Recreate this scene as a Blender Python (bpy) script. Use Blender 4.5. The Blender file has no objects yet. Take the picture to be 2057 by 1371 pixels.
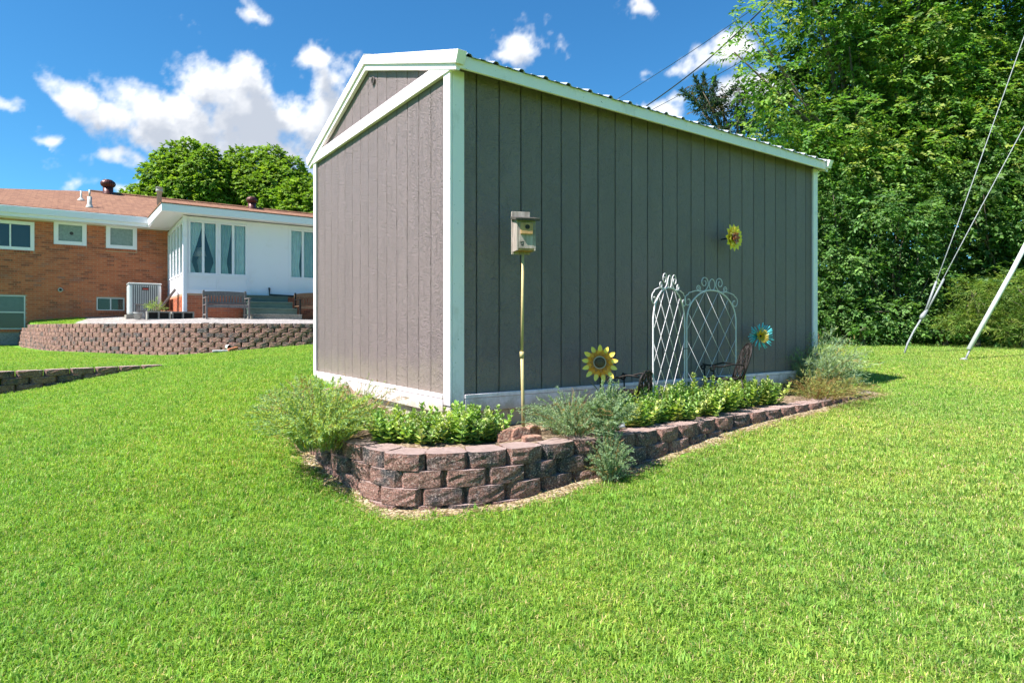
import bpy, bmesh, math, random
import numpy as np
from mathutils import Vector, Matrix, Euler

random.seed(7)
rng = np.random.default_rng(11)
scene = bpy.context.scene
COL = scene.collection
R = math.radians

# ------------------------------------------------------------------ camera
FPX, CX, HOR, IW = 1245.0, 1028.5, 657.0, 2057.0      # focal length, centre, horizon (photo pixels)
HC = 1.08                                             # camera height over the bed's foot
cam_d = bpy.data.cameras.new('camera')
cam_d.sensor_width = 36.0
cam_d.lens = FPX / IW * 36.0
cam_d.shift_y = -(685.5 - HOR) / IW
cam_d.clip_start = 0.05
cam_d.clip_end = 3000
cam = bpy.data.objects.new('camera', cam_d)
COL.objects.link(cam)
cam.location = (0, 0, HC)
cam.rotation_euler = (R(90), 0, 0)
scene.camera = cam

# axes shared by the shed and the house
UA = math.atan2(877.5, 1766.5) if False else R(35.2)
U = Vector((math.cos(UA), math.sin(UA), 0))
V = Vector((-math.sin(UA), math.cos(UA), 0))

def at(px, py, d):
    return Vector(((px - CX) / FPX * d, d, HC + (HOR - py) / FPX * d))

def dirpx(px, py):
    return Vector(((px - CX) / FPX, 1.0, (HOR - py) / FPX)).normalized()

# ------------------------------------------------------------------ sun, sky
SUN_EL = R(55)
sh = (-U * math.cos(R(1.2)) + V * math.sin(R(1.2))).normalized()
SUN = Vector((sh.x * math.cos(SUN_EL), sh.y * math.cos(SUN_EL), math.sin(SUN_EL)))
ld = bpy.data.lights.new('sun', 'SUN')
ld.energy = 4.3
ld.angle = R(0.55)
ld.color = (1.0, 0.96, 0.905)
lo = bpy.data.objects.new('sun', ld)
COL.objects.link(lo)
lo.rotation_euler = (-SUN).to_track_quat('-Z', 'Y').to_euler()
lo.location = (-20, -15, 40)

world = bpy.data.worlds.new('World')
scene.world = world
world.use_nodes = True
nt = world.node_tree
nt.nodes.clear()

class NT:
    """small helper for wiring nodes"""
    def __init__(s, tree):
        s.t = tree
    def n(s, typ, **kw):
        nd = s.t.nodes.new(typ)
        for k, v in kw.items():
            setattr(nd, k, v)
        return nd
    def link(s, a, b):
        s.t.links.new(a, b)
    def put(s, sock, v):
        if isinstance(v, bpy.types.NodeSocket):
            s.t.links.new(v, sock)
        else:
            sock.default_value = v
    def math(s, op, a, b=0.0, c=None, clamp=False):
        nd = s.n('ShaderNodeMath', operation=op, use_clamp=clamp)
        s.put(nd.inputs[0], a); s.put(nd.inputs[1], b)
        if c is not None:
            s.put(nd.inputs[2], c)
        return nd.outputs[0]
    def vmath(s, op, a, b=(0, 0, 0)):
        nd = s.n('ShaderNodeVectorMath', operation=op)
        s.put(nd.inputs[0], a); s.put(nd.inputs[1], b)
        return nd
    def mix(s, f, a, b, blend='MIX'):
        nd = s.n('ShaderNodeMix', data_type='RGBA', blend_type=blend)
        s.put(nd.inputs[0], f); s.put(nd.inputs[6], a); s.put(nd.inputs[7], b)
        return nd.outputs[2]
    def ramp(s, f, stops, interp='LINEAR'):
        nd = s.n('ShaderNodeValToRGB')
        s.put(nd.inputs[0], f)
        cr = nd.color_ramp
        cr.interpolation = interp
        while len(cr.elements) < len(stops):
            cr.elements.new(0.5)
        for e, (p, c) in zip(cr.elements, stops):
            e.position = p
            e.color = c if len(c) == 4 else (*c, 1)
        return nd.outputs[0]
    def noise(s, vec, scale, detail=4, rough=0.55, dims='3D'):
        nd = s.n('ShaderNodeTexNoise', noise_dimensions=dims)
        if vec is not None:
            s.put(nd.inputs['Vector'], vec)
        nd.inputs['Scale'].default_value = scale
        nd.inputs['Detail'].default_value = detail
        nd.inputs['Roughness'].default_value = rough
        return nd
    def smooth(s, x, lo, hi):
        nd = s.n('ShaderNodeMapRange', interpolation_type='SMOOTHSTEP')
        s.put(nd.inputs[0], x)
        nd.inputs[1].default_value = lo; nd.inputs[2].default_value = hi
        nd.inputs[3].default_value = 0; nd.inputs[4].default_value = 1
        return nd.outputs[0]

w = NT(nt)
sky = w.n('ShaderNodeTexSky', sky_type='NISHITA')
sky.sun_disc = False
sky.sun_elevation = SUN_EL
sky.sun_rotation = math.atan2(SUN.x, SUN.y) % (2 * math.pi)
sky.altitude = 300
sky.air_density = 1.0
sky.dust_density = 0.25
sky.ozone_density = 2.0
hs = w.n('ShaderNodeHueSaturation')
hs.inputs['Saturation'].default_value = 1.15
hs.inputs['Value'].default_value = 1.0
w.link(sky.outputs[0], hs.inputs['Color'])
bg = w.n('ShaderNodeBackground')
bg.inputs['Strength'].default_value = 0.052
w.link(w.mix(1.0, hs.outputs[0], (.53, 1.10, 1.30, 1), 'MULTIPLY'), bg.inputs['Color'])
wo = w.n('ShaderNodeOutputWorld')
w.link(bg.outputs[0], wo.inputs['Surface'])

vs = scene.view_settings
vs.view_transform = 'Standard'
vs.look = 'None'
vs.exposure = 1.5
vs.gamma = 1.0
vs.use_curve_mapping = False
scene.cycles.use_denoising = True
scene.cycles.max_bounces = 8
scene.cycles.diffuse_bounces = 4
scene.cycles.transparent_max_bounces = 16
scene.cycles.caustics_reflective = False
scene.cycles.caustics_refractive = False

# ------------------------------------------------------------------ materials
M = {}
def newmat(name):
    m = bpy.data.materials.new(name)
    m.use_nodes = True
    t = NT(m.node_tree)
    t.t.nodes.clear()
    out = t.n('ShaderNodeOutputMaterial')
    M[name] = m
    return m, t, out

def pbr(t, out, col, rough=.7, bump=None, bstr=.3, bdist=.01, metal=0.0, spec=.4):
    p = t.n('ShaderNodeBsdfPrincipled')
    t.put(p.inputs['Base Color'], col)
    t.put(p.inputs['Roughness'], rough)
    p.inputs['Metallic'].default_value = metal
    p.inputs['Specular IOR Level'].default_value = spec
    if bump is not None:
        b = t.n('ShaderNodeBump')
        b.inputs['Strength'].default_value = bstr
        b.inputs['Distance'].default_value = bdist
        t.link(bump, b.inputs['Height'])
        t.link(b.outputs[0], p.inputs['Normal'])
    t.link(p.outputs[0], out.inputs['Surface'])
    return p

def c4(c):
    return (c[0], c[1], c[2], 1)

def simple(name, col, rough=.6, var=.15, scale=8, metal=0.0, bstr=.15, spec=.4, bscale=60):
    """one paint or metal with slight tone drift and fine relief"""
    m, t, out = newmat(name)
    g = t.n('ShaderNodeTexCoord').outputs['Object']
    nz = t.noise(g, scale, 5, .6).outputs['Fac']
    a = tuple(x * (1 - var) for x in col); b = tuple(min(1, x * (1 + var)) for x in col)
    cc = t.ramp(nz, [(.25, a), (.75, b)])
    fine = t.noise(g, bscale, 4, .6).outputs['Fac']
    pbr(t, out, cc, rough, fine, bstr, .004, metal, spec)
    return m

def siding_mat():
    m, t, out = newmat('taupe siding')
    g = t.n('ShaderNodeTexCoord').outputs['Object']
    oi = t.n('ShaderNodeObjectInfo')
    off = t.vmath('ADD', g, t.vmath('MULTIPLY', t.n('ShaderNodeCombineXYZ').outputs[0], (0, 0, 0)).outputs[0]).outputs[0]
    cmb = t.n('ShaderNodeCombineXYZ')
    t.link(t.math('MULTIPLY', oi.outputs['Random'], 37.0), cmb.inputs[2])
    off = t.vmath('ADD', g, cmb.outputs[0]).outputs[0]
    st = t.vmath('MULTIPLY', off, (7, 7, 1.1)).outputs[0]
    ns = t.noise(st, 3.0, 3, .5)
    # embossed cedar grain: wavy rungs across the board
    rip = t.vmath('ADD', t.vmath('MULTIPLY', off, (10, 10, 46)).outputs[0], t.vmath('MULTIPLY', ns.outputs['Color'], (0, 0, 9)).outputs[0]).outputs[0]
    h1 = t.noise(rip, 1.6, 3, .6).outputs['Fac']
    h2 = t.noise(t.vmath('MULTIPLY', off, (90, 90, 14)).outputs[0], 1.0, 3, .6).outputs['Fac']
    h = t.math('ADD', h1, t.math('MULTIPLY', h2, .5))
    tone = t.noise(t.vmath('MULTIPLY', off, (3, 3, .8)).outputs[0], 1.0, 4, .6).outputs['Fac']
    tone = t.math('ADD', tone, t.math('MULTIPLY', t.math('SUBTRACT', oi.outputs['Random'], .5), .22))
    col = t.ramp(tone, [(.3, (.176, .130, .128)), (.7, (.209, .154, .152))])
    col = t.mix(t.math('MULTIPLY', t.smooth(h1, .50, .36), .35), col, (.085, .07, .07, 1))
    sz = t.n('ShaderNodeSeparateXYZ'); t.link(g, sz.inputs[0])
    spl = t.math('MULTIPLY', t.smooth(t.math('ADD', sz.outputs[2], t.math('MULTIPLY', t.noise(off, 5, 5, .7).outputs['Fac'], -.55)), .62, .36), .5)
    col = t.mix(spl, col, (.27, .22, .16, 1))
    chip = t.noise(off, 21, 2, .5).outputs['Fac']
    col = t.mix(t.smooth(chip, .775, .79), col, (.42, .42, .40, 1))
    pbr(t, out, col, t.ramp(h1, [(.3, (.42,) * 3), (.7, (.62,) * 3)]), h, 1.0, .016, 0, .45)
siding_mat()

def white_mat(name, col=(.80, .80, .79), dirt=.35):
    m, t, out = newmat(name)
    g = t.n('ShaderNodeTexCoord').outputs['Object']
    oi = t.n('ShaderNodeObjectInfo')
    cmb = t.n('ShaderNodeCombineXYZ')
    t.link(t.math('MULTIPLY', oi.outputs['Random'], 31.0), cmb.inputs[0])
    g = t.vmath('ADD', g, cmb.outputs[0]).outputs[0]
    n1 = t.noise(g, 2.3, 6, .65).outputs['Fac']
    n2 = t.noise(t.vmath('MULTIPLY', g, (40, 40, 8)).outputs[0], 1.0, 3, .6).outputs['Fac']
    dc = tuple(x * (1 - dirt) for x in (col[0], col[1] * .98, col[2] * .93))
    cc = t.ramp(t.math('ADD', t.math('MULTIPLY', n1, .8), t.math('MULTIPLY', n2, .2)), [(.28, dc), (.45, col)])
    sz = t.n('ShaderNodeSeparateXYZ'); t.link(t.n('ShaderNodeNewGeometry').outputs['Position'], sz.inputs[0])
    spl = t.math('MULTIPLY', t.smooth(t.math('ADD', sz.outputs[2], t.math('MULTIPLY', t.noise(g, 7, 6, .75).outputs['Fac'], -.5)), .40, .16), .75)
    cc = t.mix(spl, cc, (.30, .26, .17, 1))
    sp = t.noise(g, 55, 2, .5).outputs['Fac']
    cc = t.mix(t.smooth(sp, .73, .75), cc, (.30, .29, .27, 1))
    pbr(t, out, cc, .5, t.math('ADD', n2, t.math('MULTIPLY', n1, .5)), .25, .004, 0, .4)
white_mat('white trim', (.82, .72, .745), .3)
white_mat('house white', (.76, .73, .78), .10)
white_mat('skirting white', (.66, .65, .64), .45)

def block_mat():
    m, t, out = newmat('split block')
    g = t.n('ShaderNodeTexCoord').outputs['Object']
    oi = t.n('ShaderNodeObjectInfo')
    rnd = oi.outputs['Random']
    cmb = t.n('ShaderNodeCombineXYZ')
    t.link(t.math('MULTIPLY', rnd, 53.0), cmb.inputs[0]); t.link(t.math('MULTIPLY', rnd, 17.0), cmb.inputs[2])
    p = t.vmath('ADD', g, cmb.outputs[0]).outputs[0]
    big = t.noise(p, 9.0, 4, .6).outputs['Fac']
    fine = t.noise(p, 130, 5, .75).outputs['Fac']
    k = t.math('ADD', big, t.math('MULTIPLY', t.math('SUBTRACT', rnd, .40), .28))
    col = t.ramp(k, [(.30, (.105, .098, .104)), (.41, (.24, .16, .145)), (.50, (.40, .205, .16)), (.66, (.52, .275, .215))])
    col = t.mix(t.smooth(fine, .40, .60), t.mix(.7, col, (.03, .026, .028, 1)), col)
    spk = t.noise(p, 85, 3, .6).outputs['Fac']
    col = t.mix(t.math('MULTIPLY', t.smooth(spk, .54, .66), .75), col, (.56, .43, .38, 1))
    col = t.mix(t.math('MULTIPLY', t.smooth(spk, .44, .34), .7), col, (.03, .026, .028, 1))
    # upward faces get a paler, pinker tone
    nn = t.n('ShaderNodeSeparateXYZ'); t.link(t.n('ShaderNodeNewGeometry').outputs['True Normal'], nn.inputs[0])
    top = t.smooth(nn.outputs[2], .8, .97)
    tcol = t.ramp(t.noise(p, 14, 5, .65).outputs['Fac'], [(.3, (.40, .275, .24)), (.7, (.54, .40, .36))])
    col = t.mix(top, col, tcol)
    pbr(t, out, col, .9, t.math('ADD', fine, t.math('MULTIPLY', spk, .6)), 1.0, .02, 0, .2)
block_mat()

def brick_mat():
    m, t, out = newmat('house brick')
    pos = t.n('ShaderNodeNewGeometry').outputs['Position']
    u = t.vmath('DOT_PRODUCT', pos, tuple(U)).outputs['Value']
    v = t.vmath('DOT_PRODUCT', pos, tuple(V)).outputs['Value']
    s = t.n('ShaderNodeSeparateXYZ'); t.link(pos, s.inputs[0])
    row = t.math('FLOOR', t.math('DIVIDE', s.outputs[2], .0677))
    a = t.math('FLOOR', t.math('ADD', t.math('DIVIDE', t.math('ADD', u, v), .2032), t.math('MULTIPLY', t.math('MODULO', row, 2.0), .5)))
    cmb = t.n('ShaderNodeCombineXYZ'); t.link(a, cmb.inputs[0]); t.link(row, cmb.inputs[1])
    wn = t.n('ShaderNodeTexWhiteNoise', noise_dimensions='3D'); t.link(cmb.outputs[0], wn.inputs['Vector'])
    col = t.ramp(wn.outputs['Value'], [(.0, (.24, .078, .048)), (.2, (.42, .118, .060)), (.55, (.53, .150, .070)), (.9, (.58, .178, .084)), (1, (.34, .135, .10))])
    fine = t.noise(pos, 60, 4, .65).outputs['Fac']
    col = t.mix(t.math('MULTIPLY', fine, .3), col, (.16, .06, .04, 1))
    pbr(t, out, col, .85, fine, .4, .004, 0, .25)
brick_mat()

def shingle_mat():
    m, t, out = newmat('roof shingle')
    g = t.n('ShaderNodeTexCoord').outputs['UV']
    br = t.n('ShaderNodeTexBrick')
    t.link(g, br.inputs['Vector'])
    br.inputs['Scale'].default_value = 1.0
    br.inputs['Mortar Size'].default_value = .008
    br.inputs['Mortar Smooth'].default_value = .6
    br.inputs['Bias'].default_value = 0
    br.inputs['Brick Width'].default_value = .31
    br.inputs['Row Height'].default_value = .145
    br.inputs['Color1'].default_value = (.19, .09, .06, 1)
    br.inputs['Color2'].default_value = (.285, .145, .085, 1)
    br.inputs['Mortar'].default_value = (.08, .04, .03, 1)
    n1 = t.noise(g, 1.1, 5, .6).outputs['Fac']
    n2 = t.noise(t.vmath('MULTIPLY', g, (5, 14, 1)).outputs[0], 1.0, 3, .65).outputs['Fac']
    col = t.mix(t.math('MULTIPLY', n1, .5), br.outputs['Color'], (.32, .185, .115, 1))
    col = t.mix(t.math('MULTIPLY', t.smooth(n2, .46, .60), .75), col, (.12, .055, .038, 1))
    pbr(t, out, col, .9, t.math('ADD', br.outputs['Fac'], n2), .5, .01, 0, .2)
shingle_mat()

def leaf_mat(name, trans=.42, rough=.55, tint=(1, 1, 1), tscale=1.25, spec=.35):
    """leaf colour comes from the mesh's own per-leaf tone; thin leaves let light through"""
    m, t, out = newmat(name)
    a = t.n('ShaderNodeAttribute'); a.attribute_name = 'tone'
    col = t.mix(1.0, a.outputs['Color'], c4(tint), 'MULTIPLY')
    p = t.n('ShaderNodeBsdfPrincipled')
    t.link(col, p.inputs['Base Color'])
    p.inputs['Roughness'].default_value = rough
    p.inputs['Specular IOR Level'].default_value = spec
    tr = t.n('ShaderNodeBsdfTranslucent')
    tcol = t.mix(1.0, col, (tscale * 1.15, tscale * 1.2, tscale * .55, 1), 'MULTIPLY')
    t.link(tcol, tr.inputs['Color'])
    ms = t.n('ShaderNodeMixShader'); ms.inputs[0].default_value = trans
    t.link(p.outputs[0], ms.inputs[1]); t.link(tr.outputs[0], ms.inputs[2])
    t.link(ms.outputs[0], out.inputs['Surface'])
leaf_mat('leaf', .40)
leaf_mat('far leaf', .40, .7)
leaf_mat('sedum leaf', .22, .5, spec=.3)
leaf_mat('fine leaf', .35, .6)

def grass_mat():
    m, t, out = newmat('grass blade')
    a = t.n('ShaderNodeAttribute'); a.attribute_name = 'tone'
    pos = t.n('ShaderNodeNewGeometry').outputs['Position']
    n1 = t.noise(pos, .55, 4, .6).outputs['Fac']
    n2 = t.noise(pos, 4.5, 4, .65).outputs['Fac']
    col = t.mix(t.smooth(n1, .35, .68), a.outputs['Color'], t.mix(1.0, a.outputs['Color'], (1.35, 1.13, 1.15, 1), 'MULTIPLY'))
    col = t.mix(t.math('MULTIPLY', t.smooth(n2, .50, .70), .45), col, t.mix(1.0, col, (.55, .68, .66, 1), 'MULTIPLY'))
    # the right of the lawn is drier and paler
    sx = t.n('ShaderNodeSeparateXYZ'); t.link(pos, sx.inputs[0])
    dry = t.math('MULTIPLY', t.smooth(t.math('ADD', sx.outputs[0], t.math('MULTIPLY', n2, 2.0)), .3, 4.2), .8)
    col = t.mix(dry, col, t.mix(1.0, col, (1.40, 1.14, 1.9, 1), 'MULTIPLY'))
    p = t.n('ShaderNodeBsdfPrincipled')
    t.link(col, p.inputs['Base Color'])
    p.inputs['Roughness'].default_value = .55
    p.inputs['Specular IOR Level'].default_value = .25
    tr = t.n('ShaderNodeBsdfTranslucent')
    t.link(t.mix(1.0, col, (1.35, 1.35, .7, 1), 'MULTIPLY'), tr.inputs['Color'])
    ms = t.n('ShaderNodeMixShader'); ms.inputs[0].default_value = .38
    t.link(p.outputs[0], ms.inputs[1]); t.link(tr.outputs[0], ms.inputs[2])
    t.link(ms.outputs[0], out.inputs['Surface'])
grass_mat()

def lawn_mat():
    m, t, out = newmat('lawn ground')
    pos = t.n('ShaderNodeNewGeometry').outputs['Position']
    n1 = t.noise(pos, 2.2, 5, .6).outputs['Fac']
    n2 = t.noise(pos, 60, 4, .7).outputs['Fac']
    col = t.ramp(t.math('ADD', t.math('MULTIPLY', n1, .5), t.math('MULTIPLY', n2, .5)),
                 [(.3, (.08, .15, .022)), (.55, (.14, .29, .035)), (.75, (.19, .33, .055))])
    pbr(t, out, col, .95, n2, .8, .02, 0, .1)
lawn_mat()

def speck(name, cols, s1, s2, bstr=.8, bd=.01, rough=.95):
    m, t, out = newmat(name)
    pos = t.n('ShaderNodeNewGeometry').outputs['Position']
    vo = t.n('ShaderNodeTexVoronoi'); vo.inputs['Scale'].default_value = s1
    t.link(pos, vo.inputs['Vector'])
    sp = t.n('ShaderNodeSeparateColor'); t.link(vo.outputs['Color'], sp.inputs[0])
    n = t.noise(pos, s2, 5, .65).outputs['Fac']
    f = t.math('ADD', t.math('MULTIPLY', sp.outputs[0], .55), t.math('MULTIPLY', n, .45))
    k = len(cols)
    col = t.ramp(f, [(.2 + .6 * i / (k - 1), c) for i, c in enumerate(cols)])
    pbr(t, out, col, rough, t.math('SUBTRACT', n, vo.outputs['Distance']), bstr, bd, 0, .15)
speck('pea gravel', [(.16, .14, .125), (.28, .25, .235), (.42, .39, .37)], 30, 3)
speck('straw soil', [(.11, .075, .045), (.22, .155, .085), (.34, .26, .16), (.42, .36, .27)], 70, 9)
speck('bed soil', [(.10, .065, .04), (.20, .14, .09), (.30, .23, .16)], 55, 8)
speck('concrete', [(.20, .19, .165), (.27, .255, .22), (.31, .295, .26)], 30, 2.5, .3, .004)
speck('loose stone', [(.20, .10, .075), (.31, .17, .12), (.36, .24, .18)], 60, 9, .6, .006)
speck('pale rock', [(.25, .25, .25), (.38, .38, .37), (.48, .48, .47)], 30, 9, .5, .005)

simple('mortar', (.42, .26, .17), .95, .15, 6, bscale=90)
simple('dark gap', (.02, .018, .018), .9, .1)
simple('galvanised roof', (.60, .61, .62), .38, .06, 2, .75)
simple('iron', (.014, .010, .009), .6, .5, 12, .2, .3)
simple('trellis white', (.62, .58, .60), .45, .08, 20)
simple('pole tan', (.46, .36, .17), .55, .12, 14)
def wood_mat(name, a, b):
    m, t, out = newmat(name)
    g = t.n('ShaderNodeTexCoord').outputs['Object']
    s = t.noise(t.vmath('MULTIPLY', g, (28, 28, 3.5)).outputs[0], 2.0, 5, .65).outputs['Fac']
    st = t.noise(g, 12, 3, .6).outputs['Fac']
    col = t.ramp(s, [(.3, a), (.7, b)])
    col = t.mix(t.math('MULTIPLY', t.smooth(st, .55, .75), .5), col, tuple(x * .55 for x in a) + (1,))
    pbr(t, out, col, .85, s, .6, .004, 0, .2)
wood_mat('weathered wood', (.22, .175, .15), (.46, .385, .345))
wood_mat('fresh wood', (.34, .19, .08), (.50, .31, .15))
wood_mat('dark roof wood', (.04, .035, .032), (.09, .08, .07))
wood_mat('grey bench wood', (.12, .105, .10), (.23, .205, .195))
wood_mat('brown bench wood', (.16, .09, .055), (.27, .165, .10))
wood_mat('bark', (.075, .058, .042), (.16, .13, .10))
wood_mat('utility pole wood', (.16, .12, .085), (.28, .22, .165))
simple('petal gold', (.90, .33, .016), .45, .22, 22, 0, .1)
simple('petal amber', (.52, .17, .012), .5, .25, 22, 0, .1)
simple('petal tip', (.95, .64, .10), .45, .15, 22, 0, .1)
simple('petal lemon', (.80, .62, .05), .4, .2, 25, 0, .1)
simple('flower disc', (.10, .062, .028), .6, .5, 60, .2, .6)
simple('flower rim', (.46, .36, .26), .5, .2, 30)
simple('petal red', (.42, .11, .05), .5, .2, 30)
simple('petal teal', (.10, .56, .62), .4, .25, 30)
simple('petal yellow', (.70, .48, .04), .4, .2, 30)
simple('ornament leaf', (.12, .20, .06), .5, .25, 30)
simple('ac grey', (.50, .53, .53), .5, .08, 6, .2)
simple('ac dark', (.13, .145, .15), .6, .2, 9)
simple('plate dark', (.035, .03, .03), .5, .1)
simple('plate red', (.45, .05, .03), .5, .1)
simple('step green', (.105, .150, .125), .7, .15, 5)
simple('turbine brown', (.090, .030, .026), .42, .15, 9, .3)
simple('pipe lead', (.42, .42, .40), .6, .15, 12)
simple('pipe black', (.03, .03, .03), .5, .2, 12)
simple('wire dark', (.025, .025, .028), .5, .2, 2)
simple('wire steel', (.26, .27, .28), .6, .15, 30, .1)
simple('guard grey', (.50, .51, .49), .55, .12, 6)
simple('curtain', (.52, .64, .62), .9, .12, 6)
simple('curtain edge', (.78, .86, .84), .9, .12, 6)
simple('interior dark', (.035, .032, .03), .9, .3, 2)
simple('lamp white', (.75, .74, .70), .8, .05)
simple('window aluminium', (.52, .53, .53), .45, .1, 9, .3)
simple('pot dark', (.055, .055, .065), .6, .3, 9)
simple('terracotta', (.42, .15, .075), .8, .2, 9)
simple('pvc white', (.72, .72, .70), .5, .08)
def pane_mat(name='pane glass', base=(.9, .95, .95)):
    m, t, out = newmat(name)
    tr = t.n('ShaderNodeBsdfTransparent'); tr.inputs[0].default_value = (.86, .90, .89, 1)
    gl = t.n('ShaderNodeBsdfGlossy'); gl.inputs['Roughness'].default_value = .015
    gl.inputs['Color'].default_value = c4(base)
    lw = t.n('ShaderNodeLayerWeight'); lw.inputs[0].default_value = .35
    ms = t.n('ShaderNodeMixShader')
    t.link(t.math('ADD', t.math('MULTIPLY', lw.outputs['Fresnel'], .4), .02, clamp=True), ms.inputs[0])
    t.link(tr.outputs[0], ms.inputs[1]); t.link(gl.outputs[0], ms.inputs[2])
    t.link(ms.outputs[0], out.inputs['Surface'])
pane_mat()
def frosted():
    m, t, out = newmat('frosted pane')
    g = t.n('ShaderNodeTexCoord').outputs['Object']
    n = t.noise(g, 14, 4, .6).outputs['Fac']
    pbr(t, out, t.ramp(n, [(.3, (.16, .20, .18)), (.7, (.25, .29, .26))]), .25, n, .2, .003, 0, .6)
frosted()

def cloud_mat():
    """sunlit cumulus: brightness and cover are held by the cloud mesh itself"""
    m, t, out = newmat('cumulus')
    a = t.n('ShaderNodeAttribute'); a.attribute_name = 'cover'
    b = t.n('ShaderNodeAttribute'); b.attribute_name = 'tone'
    em = t.n('ShaderNodeEmission'); t.link(b.outputs['Color'], em.inputs['Color']); em.inputs['Strength'].default_value = 1.0
    tr = t.n('ShaderNodeBsdfTransparent')
    ms = t.n('ShaderNodeMixShader')
    t.link(a.outputs['Fac'], ms.inputs[0]); t.link(tr.outputs[0], ms.inputs[1]); t.link(em.outputs[0], ms.inputs[2])
    t.link(ms.outputs[0], out.inputs['Surface'])
cloud_mat()

# ------------------------------------------------------------------ mesh helpers
class MB:
    """collects faces; build() links them as one mesh object"""
    def __init__(s):
        s.v = []; s.f = []; s.uv = None
    def add(s, vs, fs):
        o = len(s.v)
        s.v += [tuple(p) for p in vs]
        s.f += [tuple(i + o for i in f) for f in fs]
        return s
    def box(s, x0, x1, y0, y1, z0, z1, c=0.0):
        """box; c chamfers the vertical edges' corners slightly"""
        vs = [(x0, y0, z0), (x1, y0, z0), (x1, y1, z0), (x0, y1, z0), (x0, y0, z1), (x1, y0, z1), (x1, y1, z1), (x0, y1, z1)]
        return s.add(vs, [(3, 2, 1, 0), (4, 5, 6, 7), (0, 1, 5, 4), (1, 2, 6, 5), (2, 3, 7, 6), (3, 0, 4, 7)])
    def obox(s, mat, x0, x1, y0, y1, z0, z1):
        vs = [mat @ Vector(p) for p in [(x0, y0, z0), (x1, y0, z0), (x1, y1, z0), (x0, y1, z0), (x0, y0, z1), (x1, y0, z1), (x1, y1, z1), (x0, y1, z1)]]
        return s.add(vs, [(3, 2, 1, 0), (4, 5, 6, 7), (0, 1, 5, 4), (1, 2, 6, 5), (2, 3, 7, 6), (3, 0, 4, 7)])
    def prism(s, poly, axis, a, b):
        """extrude a 2-D polygon along axis 0/1/2 from a to b"""
        n = len(poly)
        def p3(p, w):
            return {0: (w, p[0], p[1]), 1: (p[0], w, p[1]), 2: (p[0], p[1], w)}[axis]
        vs = [p3(p, a) for p in poly] + [p3(p, b) for p in poly]
        fs = [tuple(range(n))[::-1], tuple(range(n, 2 * n))]
        fs += [(i, (i + 1) % n, n + (i + 1) % n, n + i) for i in range(n)]
        return s.add(vs, fs)
    def tube(s, pts, r, n=8, cap=True, taper=None):
        pts = [Vector(p) for p in pts]
        m = len(pts)
        rs = [r * (1 if taper is None else 1 + (taper - 1) * i / max(1, m - 1)) for i in range(m)] if not isinstance(r, (list, tuple)) else r
        d0 = (pts[1] - pts[0]).normalized()
        up = Vector((0, 0, 1)) if abs(d0.z) < .9 else Vector((1, 0, 0))
        a = d0.cross(up).normalized()
        vs = []
        for i, p in enumerate(pts):
            d = (pts[min(i + 1, m - 1)] - pts[max(i - 1, 0)]).normalized()
            a = (a - d * a.dot(d)).normalized()
            b = d.cross(a)
            for k in range(n):
                t = 2 * math.pi * k / n
                vs.append(p + (a * math.cos(t) + b * math.sin(t)) * rs[i])
        fs = []
        for i in range(m - 1):
            for k in range(n):
                k2 = (k + 1) % n
                fs.append((i * n + k, i * n + k2, (i + 1) * n + k2, (i + 1) * n + k))
        if cap:
            fs += [tuple(range(n))[::-1], tuple(range((m - 1) * n, m * n))]
        return s.add(vs, fs)
    def lathe(s, prof, n=16, c=(0, 0, 0)):
        vs = []
        for r, z in prof:
            for k in range(n):
                t = 2 * math.pi * k / n
                vs.append((c[0] + r * math.cos(t), c[1] + r * math.sin(t), c[2] + z))
        fs = []
        for i in range(len(prof) - 1):
            for k in range(n):
                k2 = (k + 1) % n
                fs.append((i * n + k, i * n + k2, (i + 1) * n + k2, (i + 1) * n + k))
        fs += [tuple(range(n))[::-1], tuple(range((len(prof) - 1) * n, len(prof) * n))]
        return s.add(vs, fs)
    def mesh(s, name, smooth=False):
        me = bpy.data.meshes.new(name)
        me.from_pydata(s.v, [], s.f)
        if smooth:
            me.polygons.foreach_set('use_smooth', [True] * len(me.polygons))
        me.update()
        return me
    def build(s, name, mat, parent=None, smooth=False, bevel=0.0):
        return obj(name, s.mesh(name, smooth), mat, parent, bevel)

def obj(name, me, mat, parent=None, bevel=0.0):
    o = bpy.data.objects.new(name, me)
    COL.objects.link(o)
    if mat and not me.materials:
        me.materials.append(M[mat])
    if parent:
        o.parent = parent
    if bevel:
        b = o.modifiers.new('bevel', 'BEVEL'); b.width = bevel; b.segments = 2; b.limit_method = 'ANGLE'
    return o

def empty(name, loc=(0, 0, 0), rz=0.0):
    o = bpy.data.objects.new(name, None)
    COL.objects.link(o)
    o.location = loc
    o.rotation_euler = (0, 0, rz)
    o.empty_display_size = .1
    return o

def tag(o, label=None, cat=None, group=None, kind=None):
    if label: o['label'] = label
    if cat: o['category'] = cat
    if group: o['group'] = group
    if kind: o['kind'] = kind
    return o

def box(name, mat, parent, x0, x1, y0, y1, z0, z1, bevel=0.0):
    return MB().box(x0, x1, y0, y1, z0, z1).build(name, mat, parent, bevel=bevel)

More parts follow.
